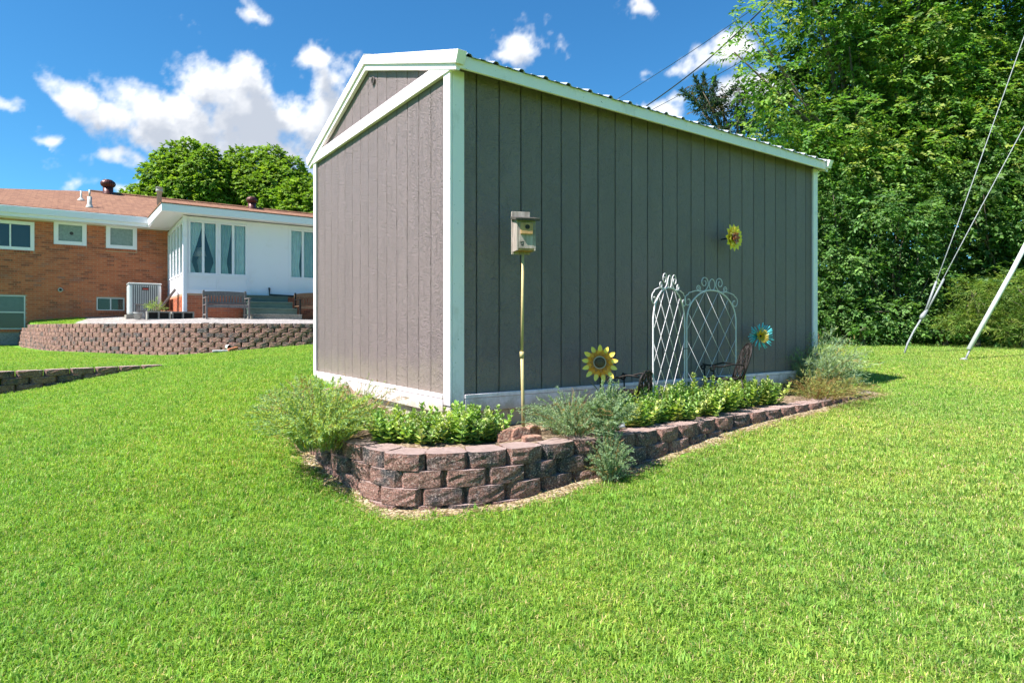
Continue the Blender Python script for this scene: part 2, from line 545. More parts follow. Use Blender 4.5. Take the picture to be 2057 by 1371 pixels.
def npmesh(name, verts, faces, mat, tone=None, parent=None, smooth=False):
    """mesh from numpy arrays; faces (n,3) or (n,4); tone = per-vertex rgb"""
    me = bpy.data.meshes.new(name)
    verts = np.ascontiguousarray(verts, dtype=np.float32); faces = np.ascontiguousarray(faces, dtype=np.int32)
    nv, nf, k = len(verts), len(faces), faces.shape[1]
    me.vertices.add(nv); me.vertices.foreach_set('co', verts.ravel())
    me.loops.add(nf * k); me.loops.foreach_set('vertex_index', faces.ravel())
    me.polygons.add(nf)
    me.polygons.foreach_set('loop_start', np.arange(nf, dtype=np.int32) * k)
    me.update(calc_edges=True)
    if smooth:
        me.polygons.foreach_set('use_smooth', np.ones(nf, dtype=bool))
    if tone is not None:
        at_ = me.attributes.new('tone', 'FLOAT_COLOR', 'POINT')
        rgba = np.ones((nv, 4), dtype=np.float32); rgba[:, :3] = tone
        at_.data.foreach_set('color', rgba.ravel())
    me.validate()
    return obj(name, me, mat, parent)

def catmull(pts, n=14):
    pts = [Vector(p) for p in pts]
    P = [pts[0] * 2 - pts[1]] + pts + [pts[-1] * 2 - pts[-2]]
    out = []
    for i in range(1, len(P) - 2):
        a, b, c, d = P[i - 1], P[i], P[i + 1], P[i + 2]
        for k in range(n):
            t = k / n
            out.append(.5 * ((2 * b) + (c - a) * t + (2 * a - 5 * b + 4 * c - d) * t * t + (3 * b - a - 3 * c + d) * t ** 3))
    out.append(pts[-1])
    return out

class Path:
    def __init__(s, pts):
        s.p = [Vector((q[0], q[1], 0)) for q in pts]
        s.s = [0]
        for a, b in zip(s.p, s.p[1:]):
            s.s.append(s.s[-1] + (b - a).length)
        s.len = s.s[-1]
        s.arr = np.array([(q.x, q.y) for q in s.p])
    def at(s, d):
        d = max(0, min(s.len - 1e-6, d))
        i = max(k for k in range(len(s.s) - 1) if s.s[k] <= d)
        t = (d - s.s[i]) / max(1e-9, s.s[i + 1] - s.s[i])
        return s.p[i].lerp(s.p[i + 1], t)
    def tan(s, d, e=.08):
        return (s.at(d + e) - s.at(d - e)).normalized()
    def sdist(s, X, Y):
        """signed distance to the path, positive on the left side of travel"""
        best = np.full(X.shape, 1e9); sg = np.zeros(X.shape)
        for (ax, ay), (bx, by) in zip(s.arr, s.arr[1:]):
            dx, dy = bx - ax, by - ay
            L2 = dx * dx + dy * dy + 1e-12
            t = np.clip(((X - ax) * dx + (Y - ay) * dy) / L2, 0, 1)
            d = np.hypot(X - (ax + t * dx), Y - (ay + t * dy))
            side = np.sign(dx * (Y - ay) - dy * (X - ax))
            m = d < best
            best = np.where(m, d, best); sg = np.where(m, side, sg)
        return best * sg

# ------------------------------------------------------------------ places
SO = at(906, 657, 4.45); SO.z = 0                  # near corner of the shed
SHED_L, SHED_W = 4.88, 3.05
HO = at(370, 657, 18.34); HO.z = 0                 # near corner of the sunroom
HV = 3.96                                          # brick wall lies this far behind the sunroom front

def hu(px, v):
    """house length coordinate seen at photo column px on the plane v"""
    r = (px - CX) / FPX
    b = HO + V * v
    return (r * b.y - b.x) / (U.x - r * U.y)
def hz(py, u, v):
    d = (HO + U * u + V * v).y
    return HC + (HOR - py) / FPX * d
def su(px, v):
    r = (px - CX) / FPX
    b = SO + V * v
    return (r * b.y - b.x) / (U.x - r * U.y)

BLK, BH = .2635, .1016
# front line of the flower bed wall, left end to right end
ZT = .335
def onz(px, py, z):
    d = (HC - z) * FPX / (py - HOR)
    return ((px - CX) / FPX * d, d)
bed_pts = [(-2.02, 6.0), (-1.93, 5.45), (-1.72, 4.95), (-1.45, 4.48), (-1.2, 4.15), onz(697, 887, ZT), onz(774, 907, ZT), onz(837, 910, ZT), onz(926, 908, ZT), onz(1013, 902, ZT),
           onz(1089, 893, ZT), onz(1154, 884, ZT), onz(1273, 870, ZT), onz(1378, 852, ZT), onz(1464, 836, ZT), onz(1565, 820, ZT),
           onz(1640, 808, ZT), onz(1715, 794, ZT), (4.18, 7.2), (4.02, 7.75)]
bed = Path(catmull(bed_pts, 8))
tall = Path(catmull([(-15.6, 19.6), (-13.9, 17.75), (-12.3, 16.1), (-11.35, 15.2), (-10.4, 14.55), (-8.65, 13.75), (-6.6, 13.1), (-4.75, 13.55), (-3.2, 14.6), (-1.4, 16.1)], 10))
low = Path([(-8.35, 7.80), (-7.41, 8.97), (-6.6, 9.93), (-5.93, 10.75)])

def tps(pts):
    P = np.array(pts, dtype=float)
    n = len(P)
    d = np.hypot(P[:, None, 0] - P[None, :, 0], P[:, None, 1] - P[None, :, 1])
    K = np.where(d > 0, d * d * np.log(d + 1e-12), 0) + np.eye(n) * .05
    A = np.zeros((n + 3, n + 3))
    A[:n, :n] = K; A[:n, n] = 1; A[:n, n + 1:] = P[:, :2]
    A[n, :n] = 1; A[n + 1:, :n] = P[:, :2].T
    sol = np.linalg.solve(A, np.concatenate([P[:, 2], [0, 0, 0]]))
    def f(X, Y):
        z = sol[n] + sol[n + 1] * X + sol[n + 2] * Y
        for i in range(n):
            dd = np.hypot(X - P[i, 0], Y - P[i, 1])
            z = z + sol[i] * dd * dd * np.log(dd + 1e-12)
        return z
    return f
def pt(px, py, d):
    q = at(px, py, d); return (q.x, q.y, q.z)
lowpts = [pt(900, 1018, 3.72), pt(1000, 1010, 3.80), pt(690, 985, 3.98), pt(600, 920, 4.4), pt(545, 858, 5.0), pt(1200, 958, 4.2),
          pt(1400, 893, 4.85), pt(1615, 840, 5.75), pt(1750, 797, 7.0), (0, 2.09, -.12), (-1.7, 2.1, -.13), (1.7, 2.06, -.10), (0, 0, -.25),
          (-2.7, 3.26, -.08), (-4.5, 5.5, .0), (2.5, 3.03, .0), (3.9, 4.76, .17), (6.6, 8, .42),
          pt(1650, 692, 13), pt(2050, 695, 12.5), pt(1815, 710, 10.5), pt(1940, 722, 9.5), pt(1800, 762, 8.1),
          (-2.3, 7.2, .55), pt(600, 693, 13.7), pt(400, 710, 13.0), (-7.41, 8.97, .10), (-6.6, 9.9, .285), (-5.93, 10.8, .43),
          (-9.5, 7.5, -.05), (1, 12, .7), (-1, 16, .8), (-4, -4, -.4), (4, -4, -.4), (10, 6, .3)]
terpts = [(-7.5, 9.2, .43), (-8.6, 7.9, .40), (-6, 10.9, .44), pt(400, 710, 13.0), pt(200, 707, 14), pt(106, 704, 15.0), pt(50, 698, 17.5), pt(20, 697, 18.9), (-12, 11, .42), pt(600, 693, 13.7)]
uppts = [(-13.9, 17.75, 1.06), (-10.4, 14.55, 1.13), (-6.6, 13.1, 1.145), (-4.75, 13.55, 1.15), (-1.4, 16.1, 1.15)]
for u_, z_ in ((-.2, 1.33), (3.5, 1.33), (7, 1.33)):
    q = HO + U * u_; uppts.append((q.x, q.y, z_))
for u_, z_ in ((-6, 1.20), (-4.4, 1.24), (-2.5, 1.40), (-.8, 1.44)):
    q = HO + U * u_ + V * HV; uppts.append((q.x, q.y, z_))
f_low, f_ter, f_up = tps(lowpts), tps(terpts), tps(uppts)
def sst(x, a, b):
    t = np.clip((x - a) / (b - a), 0, 1)
    return t * t * (3 - 2 * t)
def ground(X, Y):
    X = np.asarray(X, dtype=float); Y = np.asarray(Y, dtype=float)
    # beyond the yard the ground just runs out level
    Xc = np.clip(X, -19, 12.5); Yc = np.clip(Y, -5, 24)
    z = np.clip(f_low(Xc, Yc), -.6, 1.1)
    zt = np.clip(f_ter(Xc, Yc), .36, .62)
    dl = low.sdist(Xc, Yc)
    dtip = (Xc + 5.93) * .66 + (Yc - 10.75) * .75          # beyond the tip the two lawns are one
    wl = np.where(dl > 0, sst(dl, .06, .18), 0) * (1 - sst(dtip, -.1, 1.2))
    z = z * (1 - wl) + np.maximum(z, zt) * wl
    dt = tall.sdist(Xc, Yc)
    wt = sst(dt, .08, .2)
    beyond = sst(Xc, -1.6, -.2)
    wt = wt * (1 - beyond)
    z = z * (1 - wt) + np.clip(f_up(Xc, Yc), 1.0, 1.5) * wt
    far = sst(np.hypot(X - Xc, Y - Yc), 0, 60)
    return z * (1 - far) + .7 * far
def gz(x, y):
    return float(ground(np.array([x]), np.array([y]))[0])

# ------------------------------------------------------------------ lawn sheet
def axis(a, b, step, far):
    core = np.arange(a, b + 1e-6, step)
    out, s, x = [], step, b
    while x < far:
        s *= 1.5; x += s; out.append(x)
    lo_, s, x = [], step, a
    while x > -far:
        s *= 1.5; x -= s; lo_.append(x)
    return np.concatenate([lo_[::-1], core, out])
xs = axis(-16.5, 10.5, .1, 900); ys = axis(-.5, 20.5, .1, 900)
GX, GY = np.meshgrid(xs, ys)
GZ = ground(GX, GY)
nx, ny = len(xs), len(ys)
idx = np.arange(nx * ny).reshape(ny, nx)
quads = np.stack([idx[:-1, :-1], idx[:-1, 1:], idx[1:, 1:], idx[1:, :-1]], -1).reshape(-1, 4)
gv = np.stack([GX, GY, GZ], -1).reshape(-1, 3)
lawn = npmesh('lawn', gv, quads, 'lawn ground', smooth=True)
tag(lawn, kind='structure')

# where grass grows, tufts per square metre
X, Y = gv[:, 0], gv[:, 1]
dcam = np.hypot(X, Y)
dn = np.where(dcam < 3.2, 900, np.where(dcam < 5, 720, np.where(dcam < 8, 480, np.where(dcam < 14, 280, 160)))).astype(float)
dn[(np.abs(X) > 1.05 * Y + 2.2) | (Y < .2) | (Y > 20.4) | (X < -16.4) | (X > 10.4)] = 0
bd = bed.sdist(X, Y)
rel = np.stack([X - SO.x, Y - SO.y], -1)
lu = rel @ np.array([U.x, U.y]); lv = rel @ np.array([V.x, V.y])
_poly = [(q.x, q.y) for q in bed.p] + [tuple((SO + U * (SHED_L - .1) + V * 1.2)[:2]), tuple((SO + U * .2 + V * .6)[:2]), tuple((SO + U * .2 + V * 2.0)[:2])]
inbed = np.zeros(len(X), bool)
for (ax, ay), (bx, by) in zip(_poly, _poly[1:] + _poly[:1]):
    cr = ((ay > Y) != (by > Y)) & (X < (bx - ax) * (Y - ay) / (by - ay + 1e-12) + ax)
    inbed ^= cr
inbed |= np.abs(bd) < .10
inshed = (lu > -.05) & (lu < SHED_L + .05) & (lv > -.05) & (lv < SHED_W + .05)
dn[inbed | inshed] = 0
dt = tall.sdist(X, Y)
upper = (dt > .1) & (X < -1)
hrel = np.stack([X - HO.x, Y - HO.y], -1)
hul = hrel @ np.array([U.x, U.y]); hvl = hrel @ np.array([V.x, V.y])
ingravel = upper & (hul > -2.55 + .55 * np.sin(Y * 2.3) * .3)
dn[ingravel | (hvl > HV) & (X < -3)] = 0
dn[(np.abs(dt) < .32)] = 0
dl = low.sdist(X, Y)
dn[(dl > -.05) & (dl < .27) & (Y < 10.8)] = 0
a_ = lawn.data.attributes.new('grass', 'FLOAT', 'POINT')
a_.data.foreach_set('value', dn.astype(np.float32))

# patio of pale pea gravel on the upper level
fc = quads[np.all(ingravel[quads], axis=1) & np.all((X[quads] < 4) & (Y[quads] < 23), axis=1)]
used, inv = np.unique(fc.ravel(), return_inverse=True)
pv = gv[used].copy(); pv[:, 2] += .012
pv[:, 2] += .012 * np.sin(pv[:, 0] * 3.1) * np.sin(pv[:, 1] * 2.7)
tag(npmesh('patio', pv, inv.reshape(-1, 4), 'pea gravel', smooth=True), kind='structure')

# straw-coloured bare strip round the foot of the bed
def ribbon(path, o0, o1, n, dz, name, mat, s0=0.0, s1=1.0, jit=.05):
    vs, fs = [], []
    for i in range(n + 1):
        d = path.len * (s0 + (s1 - s0) * i / n)
        p = path.at(d); t = path.tan(d); nrm = Vector((t.y, -t.x, 0))
        oo = o1 + jit * (math.sin(d * 7.3) * .5 + math.sin(d * 17.1 + 1) * .3 + random.uniform(-.3, .3))
        for k in range(4):
            q = p + nrm * (o0 + (oo - o0) * k / 3)
            vs.append((q.x, q.y, gz(q.x, q.y) + dz * (1 - .75 * (k == 3))))
    for i in range(n):
        for k in range(3):
            a = i * 4 + k
            fs.append((a, a + 1, a + 5, a + 4))
    return MB().add(vs, fs).build(name, mat, None, True)
tag(ribbon(bed, -.12, .10, 160, .014, 'bare_soil', 'straw soil'), kind='structure')

# soil filling the bed, between the wall and the shed
vs, fs = [], []
nb = 90
for i in range(nb + 1):
    d = bed.len * i / nb
    p = bed.at(d); t = bed.tan(d); nrm = Vector((-t.y, t.x, 0))
    rr = p - SO
    lu_, lv_ = rr.dot(U), rr.dot(V)
    q = SO + U * min(max(lu_, .15), SHED_L - .15) + V * min(max(lv_, .15), SHED_W - .15)
    a = p + nrm * .1
    zg = max(ZT - .025, gz(p.x, p.y) + .02)
    for k in range(8):
        w_ = a.lerp(q, k / 7)
        vs.append((w_.x, w_.y, max(zg, gz(w_.x, w_.y) + .03) + .02 * math.sin(w_.x * 9) * math.sin(w_.y * 8) + .02 * (k > 0)))
for i in range(nb):
    for k in range(7):
        a = i * 8 + k
        fs.append((a, a + 8, a + 9, a + 1))
tag(MB().add(vs, fs).build('bed_soil', 'bed soil', None, True), kind='structure')
ZS = ZT - .01

# ------------------------------------------------------------------ split-face wall blocks
def block_mesh(seed, width=BLK):
    """moulded block: bevelled plan, split face rough, flat top"""
    r = random.Random(seed)
    h = BH - .004
    w2 = width / 2 - .002
    plan = [(-w2 * .70, .2), (-w2, .050), (-w2 * .83, .010), (-w2 * .43, .0), (0, -.003), (w2 * .43, .0), (w2 * .83, .010), (w2, .050), (w2 * .70, .2)]
    rows = 4
    vs, fs = [], []
    for j in range(rows + 1):
        z = h * j / rows
        for i, (x, y) in enumerate(plan):
            front = 2 <= i <= 6
            k = 1.0 if 0 < j < rows else .5
            dy = r.uniform(-.006, .005) * k if front else 0
            edge = .003 if (front and j in (0, rows)) else 0
            vs.append((x + (r.uniform(-.003, .003) if front else 0), y + dy + edge, z + (r.uniform(-.002, .001) if front and j == rows else 0)))
    n = len(plan)
    for j in range(rows):
        for i in range(n - 1):
            fs.append((j * n + i, j * n + i + 1, (j + 1) * n + i + 1, (j + 1) * n + i))
        fs.append((j * n + n - 1, j * n, (j + 1) * n, (j + 1) * n + n - 1))
    fs.append(tuple(range(rows * n, rows * n + n)))
    fs.append(tuple(range(n))[::-1])
    me = MB().add(vs, fs).mesh('block')
    me.materials.append(M['split block'])
    return me
BM = [block_mesh(i) for i in range(8)]
BMW = [block_mesh(40 + i, .336) for i in range(4)]

def block_wall(root, path, ztop, courses, meshes, width, batter=.006, topfun=None, base=.05):
    """running-bond courses of single blocks along a path; blocks wholly under ground are left out"""
    n = 0
    for k in range(courses):
        s = width * (.5 if k % 2 == 0 else 1.0) + random.uniform(-.01, .01)
        while s < path.len - width * .4:
            p = path.at(s); t = path.tan(s, width * .5)
            nrm = Vector((t.y, -t.x, 0))                    # outward (front)
            zt = ztop if topfun is None else topfun(s)
            zb = ztop - (k + 1) * BH
            f = p + nrm * .12
            if zb + BH > gz(f.x, f.y) - base and zb + BH <= zt + .001:
                o = bpy.data.objects.new('block', random.choice(meshes))
                COL.objects.link(o)
                o.parent = root
                o.location = p + nrm * (batter * k + random.uniform(-.004, .006)) + Vector((0, 0, zb))
                # local -y is the split face
                o.rotation_euler = (0, 0, math.atan2(t.y, t.x) + random.uniform(-.025, .025))
                n += 1
            s += width + random.uniform(0, .004)
    return n
bw = tag(empty('garden_bed_wall', (0, 0, 0)), 'low curved bed wall of red and charcoal split blocks around the grey shed', 'garden wall')
nb1 = block_wall(bw, bed, ZT, 4, BM, BLK)
tw = tag(empty('retaining_wall', (0, 0, 0)), 'long six-course retaining wall of split blocks holding up the house patio', 'retaining wall')
nb2 = block_wall(tw, tall, HC + .085, 7, BM, BLK, .012, lambda s: HC + .085 - (BH if s < 2.6 else 0) - (BH if s < 1.3 else 0))
lw_ = tag(empty('retaining_wall', (0, 0, 0)), 'short low block wall tapering out in the lawn at left', 'retaining wall')
nb3 = block_wall(lw_, low, .44, 4, BMW, .336, .01)
print('blocks', nb1, nb2, nb3)

# ------------------------------------------------------------------ shed
shed = tag(empty('garden_shed', (SO.x, SO.y, 0), UA), 'dark taupe garden shed with white trim and ribbed metal gable roof', 'shed')
ZB, ZE = .592, 2.905                       # siding foot, eave line (foot of belt board)
ZP, SL = 3.557, 1 / 3                      # peak of the roof deck, slope
YM = SHED_W / 2
def roofz(y):
    return ZP - SL * abs(y - YM)
G = .008
board_cache = {}
def siding(name, x, y, wd, z0, z1, side, z1b=None):
    """one siding board between two grooves; side 'front' runs along x, 'gable' along y"""
    m = MB()
    t = .017
    z1b = z1 if z1b is None else z1b
    c = .005
    a, b = G / 2, wd - G / 2
    # face with small chamfers to the grooves
    poly = [(a, t), (a, c), (a + c, 0), (b - c, 0), (b, c), (b, t)]
    n = len(poly)
    zt = lambda q: z1 + (z1b - z1) * q / wd
    vs = [(q, d, z0) for q, d in poly] + [(q, d, zt(q)) for q, d in poly]
    fs = [(i, i + 1, n + i + 1, n + i) for i in range(n - 1)] + [tuple(range(n, 2 * n)), tuple(range(n))[::-1]]
    if side == 'front':
        m.add(vs, fs)
        o = m.build('siding_board', 'taupe siding', shed)
        o.location = (x, y, 0)
    else:
        vs = [(d, wd - q, z) for q, d, z in vs]
        if z1b != z1:
            pass
        m.add(vs, fs)
        o = m.build('siding_board', 'taupe siding', shed)
        o.location = (x, y, 0)
    return o
# long front wall: grooves every 8 inches
u0 = .02
edges = [.02] + [.219 + .2032 * k for k in range(23)] + [SHED_L - .02]
for a, b in zip(edges, edges[1:]):
    siding('siding_board', a, .004, b - a, ZB - .02, ZE + .07, 'front')
# gable wall, below and above the belt board
gedge = [.02] + [.115 + .2032 * k for k in range(15)]
gedge = [g for g in gedge if g < SHED_W - .03] + [SHED_W - .02]
for a, b in zip(gedge, gedge[1:]):
    siding('siding_board', .004, a, b - a, ZB - .02, ZE + .01, 'gable')
    ta, tb = roofz(a) - .05, roofz(b) - .05
    if a < YM < b:
        ta = tb = min(ta, tb)
    if min(ta, tb) > ZE + .1:
        # local q runs from b back to a
        siding('siding_board', .004, a, b - a, ZE + .095, tb, 'gable', ta)
# dark core behind the grooves and the unseen back walls
core = MB()
core.prism([(.0, ZB - .02), (SHED_W - .0, ZB - .02), (SHED_W, ZE + .05), (YM, ZP - .06), (0, ZE + .05)], 0, .021, SHED_L - .021)
core.v = [(x, min(max(y, .021), SHED_W - .021), z) for x, y, z in core.v]
core.build('wall_core', 'dark gap', shed)
for a in np.arange(.02, SHED_L - .1, .2032 * 2):
    box('back_board', 'taupe siding', shed, a + .003, min(a + .4034, SHED_L - .02), SHED_W - .02, SHED_W, ZB - .02, ZE + .05)
for a in np.arange(.02, SHED_W - .1, .4064):
    b_ = min(a + .4034, SHED_W - .02)
    box('end_board', 'taupe siding', shed, SHED_L - .02, SHED_L, a + .003, b_, ZB - .02, min(roofz(a), roofz(b_)) - .06)
# corner trim
TT = .022
box('corner_trim', 'white trim', shed, -TT, .0, -TT, .075, ZB - .075, ZE + .02, .003)
box('corner_trim', 'white trim', shed, .0015, .098, -TT, .002, ZB - .075, ZE + .02, .003)
box('corner_trim', 'white trim', shed, SHED_L - .07, SHED_L + TT, -TT, .002, ZB - .04, ZE + .02, .003)
box('corner_trim', 'white trim', shed, SHED_L, SHED_L + TT, .0035, .09, ZB - .04, ZE + .02, .003)
box('corner_trim', 'white trim', shed, -TT, .0, SHED_W - .055, SHED_W + TT, ZB - .05, ZE + .02, .003)
box('corner_trim', 'white trim', shed, .0015, .09, SHED_W - .002, SHED_W + TT, ZB - .05, ZE + .02, .003)
box('corner_trim', 'white trim', shed, SHED_L - .09, SHED_L + TT, SHED_W - .002, SHED_W + TT, ZB - .05, ZE + .02, .003)
# stub post under the near corner
box('corner_post', 'white trim', shed, -.012, .078, -.012, .078, ZS - .05, ZB - .079, .003)
# belt board across the gable
box('belt_board', 'white trim', shed, -.032, -.0005, -.10, SHED_W + .10, ZE, ZE + .105, .003)
# skirt boards: thin cap strip and wider board
box('skirt_cap', 'white trim', shed, .1005, SHED_L - .072, -.030, .0015, ZB - .030, ZB, .003)
box('skirt_board', 'white trim', shed, .1045, SHED_L - .03, -.026, .0015, ZB - .130, ZB - .032, .003)
box('skirt_cap', 'white trim', shed, -.030, .0015, .0775, SHED_W - .06, ZB - .030, ZB, .003)
box('skirt_board', 'white trim', shed, -.026, .0015, .0815, SHED_W - .02, ZB - .140, ZB - .032, .003)
# upright skirting boards that close the crawl space
k = 0
a = .09
while a < SHED_L - .1:
    wd = (.135, .15, .14)[k % 3]
    box('skirting_board', 'skirting white', shed, a, a + wd - .006, .012 + .003 * (k % 2), .03, .15, ZB - .128)
    a += wd; k += 1
a = .09
while a < SHED_W - .1:
    wd = (.14, .15)[k % 2]
    box('skirting_board', 'skirting white', shed, .012 + .003 * (k % 2), .03, a, a + wd - .006, .15, ZB - .138)
    a += wd; k += 1
box('crawl_core', 'dark gap', shed, .06, SHED_L - .06, .06, SHED_W - .06, .1, ZB - .03)
# eave fascias (front and back)
OV = .135
box('fascia', 'white trim', shed, -.010, SHED_L + .045, -OV, -OV + .022, ZE - .010, roofz(-OV) - .016, .003)
box('fascia', 'white trim', shed, -.010, SHED_L + .045, SHED_W + OV - .022, SHED_W + OV, ZE - .010, roofz(-OV) - .016, .003)
box('soffit', 'taupe siding', shed, .0, SHED_L + .02, -OV + .0235, -.0235, ZE + .045, ZE + .06)
# rake boards on the gable end, following the roof
for sgn in (-1, 1):
    for nm, x0, x1, d0, d1, ext, mt in (('rake_board', -.036, -.0025, -.128, -.074, .13, 'white trim'), ('rake_trim', -.052, .02, -.073, .010, .19, 'white trim')):
        ye = YM + sgn * (YM + ext)
        pl = [(YM, ZP + d0), (YM, ZP + d1), (ye, roofz(ye) + d1), (ye, roofz(ye) + d0)]
        if nm == 'rake_trim':
            pl[3] = (ye - sgn * .035, roofz(ye) + d0)
        m = MB().prism(pl if sgn < 0 else pl[::-1], 0, x0, x1)
        m.build(nm, mt, shed, bevel=.002)
        m = MB().prism(pl if sgn < 0 else pl[::-1], 0, SHED_L + .05 - x1 - .045, SHED_L + .05 - x0 - .045)
        m.build(nm, mt, shed)
# ribbed metal roof
def roof_panel(sgn):
    xs_, zs_ = [], []
    x = -.045
    prof = []
    pitch = .2286
    nrib = int((SHED_L + .1) / pitch) + 1
    prof.append((-.045, 0))
    for i in range(nrib):
        c = .06 + i * pitch
        if c + .04 > SHED_L + .055:
            break
        prof += [(c - .030, 0), (c - .012, .019), (c + .012, .019), (c + .030, 0)]
        prof += [(c + .09, 0), (c + .095, .005), (c + .135, .005), (c + .14, 0)]
    prof = [p for p in prof if p[0] < SHED_L + .05] + [(SHED_L + .055, 0)]
    yv = [YM, YM + sgn * (YM + OV + .022)]
    vs, fs = [], []
    th = .004
    for lay in (0, 1):
        for y in yv:
            for px_, pz in prof:
                vs.append((px_, y, roofz(y) - .015 + pz + th * (1 - lay)))
    n = len(prof)
    for i in range(n - 1):
        fs.append((i, i + 1, n + i + 1, n + i))
        fs.append((2 * n + i, 3 * n + i, 3 * n + i + 1, 2 * n + i + 1))
        fs.append((n + i, n + i + 1, 3 * n + i + 1, 3 * n + i))
    fs.append((0, n, 3 * n, 2 * n)); fs.append((n - 1, 3 * n - 1, 4 * n - 1, 2 * n - 1))
    return MB().add(vs, fs).build('roof_panel', 'galvanised roof', shed)
roof_panel(-1); roof_panel(1)
rc = MB().prism([(YM - .16, ZP - .16 * SL + .018), (YM, ZP + .022), (YM + .16, ZP - .16 * SL + .018), (YM + .16, ZP - .16 * SL + .012), (YM, ZP + .016), (YM - .16, ZP - .16 * SL + .012)], 0, -.05, SHED_L + .05)
rc.build('ridge_cap', 'galvanised roof', shed)
# round vent near the peak
vn = MB()
ring = [(-.012, YM - .12 + .033 * math.cos(t), ZP - .255 + .033 * math.sin(t)) for t in np.linspace(0, 2 * math.pi, 25)]
vn.tube(ring, .0035, 6, False)
vn.build('vent_ring', 'taupe siding', shed, True)
vn = MB(); vn.add([(-.006, YM - .12 + .033 * math.cos(t), ZP - .255 + .033 * math.sin(t)) for t in np.linspace(0, 2 * math.pi, 25)[:-1]], [tuple(range(24))[::-1]])
vn.build('vent_mesh', 'dark gap', shed)
# nail heads in the rake trim
for f in (.06, .3, .55, .8, .97):
    y = YM - f * (YM + .15)
    m = MB(); m.lathe([(.005, 0), (.005, .004)], 6); o = m.build('screw', 'pipe lead', shed); o.rotation_euler = (0, R(-90), 0); o.location = (-.0525, y, roofz(y) - .01)

# ------------------------------------------------------------------ clouds: a far dome of cumulus, faces only where there is cloud
_perm = np.random.default_rng(3).permutation(256)
_perm = np.concatenate([_perm, _perm, _perm])
_val = np.random.default_rng(4).random(256)
def vnoise(p):
    i = np.floor(p).astype(int); f = p - i
    f = f * f * f * (f * (f * 6 - 15) + 10)
    i &= 255
    def h(a, b, c):
        return _val[_perm[_perm[_perm[(i[:, 0] + a) & 255] + ((i[:, 1] + b) & 255)] + ((i[:, 2] + c) & 255)]]
    x, y, z = f[:, 0], f[:, 1], f[:, 2]
    l = lambda a, b, t: a + (b - a) * t
    return l(l(l(h(0, 0, 0), h(1, 0, 0), x), l(h(0, 1, 0), h(1, 1, 0), x), y), l(l(h(0, 0, 1), h(1, 0, 1), x), l(h(0, 1, 1), h(1, 1, 1), x), y), z)
def fbm(p, octv=6, gain=.55):
    s, a, t = 0, 1.0, 0
    for k in range(octv):
        s = s + a * vnoise(p * 2.03 ** k + 19.7 * k); t += a; a *= gain
    return s / t
CL = [(300, 205, .085, .045, 1.0), (400, 165, .075, .045, 1.0), (470, 168, .06, .04, 1.0), (520, 225, .13, .06, 1.0), (230, 225, .055, .04, .95),
      (330, 255, .11, .045, .95), (585, 255, .11, .07, 1.0), (640, 110, .036, .03, .92), (655, 160, .048, .045, .95),
      (655, 215, .06, .05, 1.0), (150, 188, .042, .03, .95), (560, 300, .15, .05, .9), (690, 290, .1, .06, .95), (600, 340, .1, .04, .75),
      (545, 34, .035, .018, .80), (520, 40, .03, .016, .75), (8, 210, .03, .02, .85), (95, 273, .02, .008, .70), (140, 300, .016, .009, .72),
      (180, 355, .05, .018, .72), (220, 310, .05, .012, .62), (270, 375, .06, .014, .60),
      (1065, 98, .055, .032, 1.0), (1105, 75, .025, .025, .85), (1040, 120, .05, .02, .85), (1440, 112, .075, .026, .98), (1390, 120, .04, .02, .9),
      (1470, 90, .04, .02, .85), (1350, 225, .05, .022, .9), (1510, 190, .07, .035, .9), (1300, 130, .02, .01, .55), (1285, 8, .03, .012, .55)]
cen = [(np.array(dirpx(a, b)), wd, ht, k) for a, b, wd, ht, k in CL]
r2 = random.Random(5)
for az in (62, 95, 130, 165, 205, 240, 275, 305):
    a = R(az + r2.uniform(-10, 10)); e = R(r2.uniform(14, 30))
    d0 = Vector((math.sin(a) * math.cos(e), math.cos(a) * math.cos(e), math.sin(e)))
    for j in range(2):
        d1 = (d0 + Vector((r2.uniform(-.14, .14), r2.uniform(-.14, .14), r2.uniform(-.04, .04)))).normalized()
        cen.append((np.array(d1), r2.uniform(.08, .15), r2.uniform(.045, .07), .95))
def cloud_density(D):
    wv = np.stack([fbm(D * 13 + o, 4) for o in (0, 31.3, 77.7)], -1) - .5
    Dw = D + wv * np.array([.075, .075, .06])
    cov = np.zeros(len(D))
    for c, wd, ht, k in cen:
        m = np.abs(D - c).max(1) < max(wd, ht) * 2.2
        if not m.any():
            continue
        df = (Dw[m] - c) / np.array([wd, wd, ht])
        ln = np.sqrt((df ** 2).sum(1))
        b = k * (1 - sst(ln, .0, 1.35))
        cov[m] = np.maximum(cov[m], b)
    f = fbm(D * 22, 7, .62)
    return cov + (f - .5) * 1.75 * (cov > 0), cov
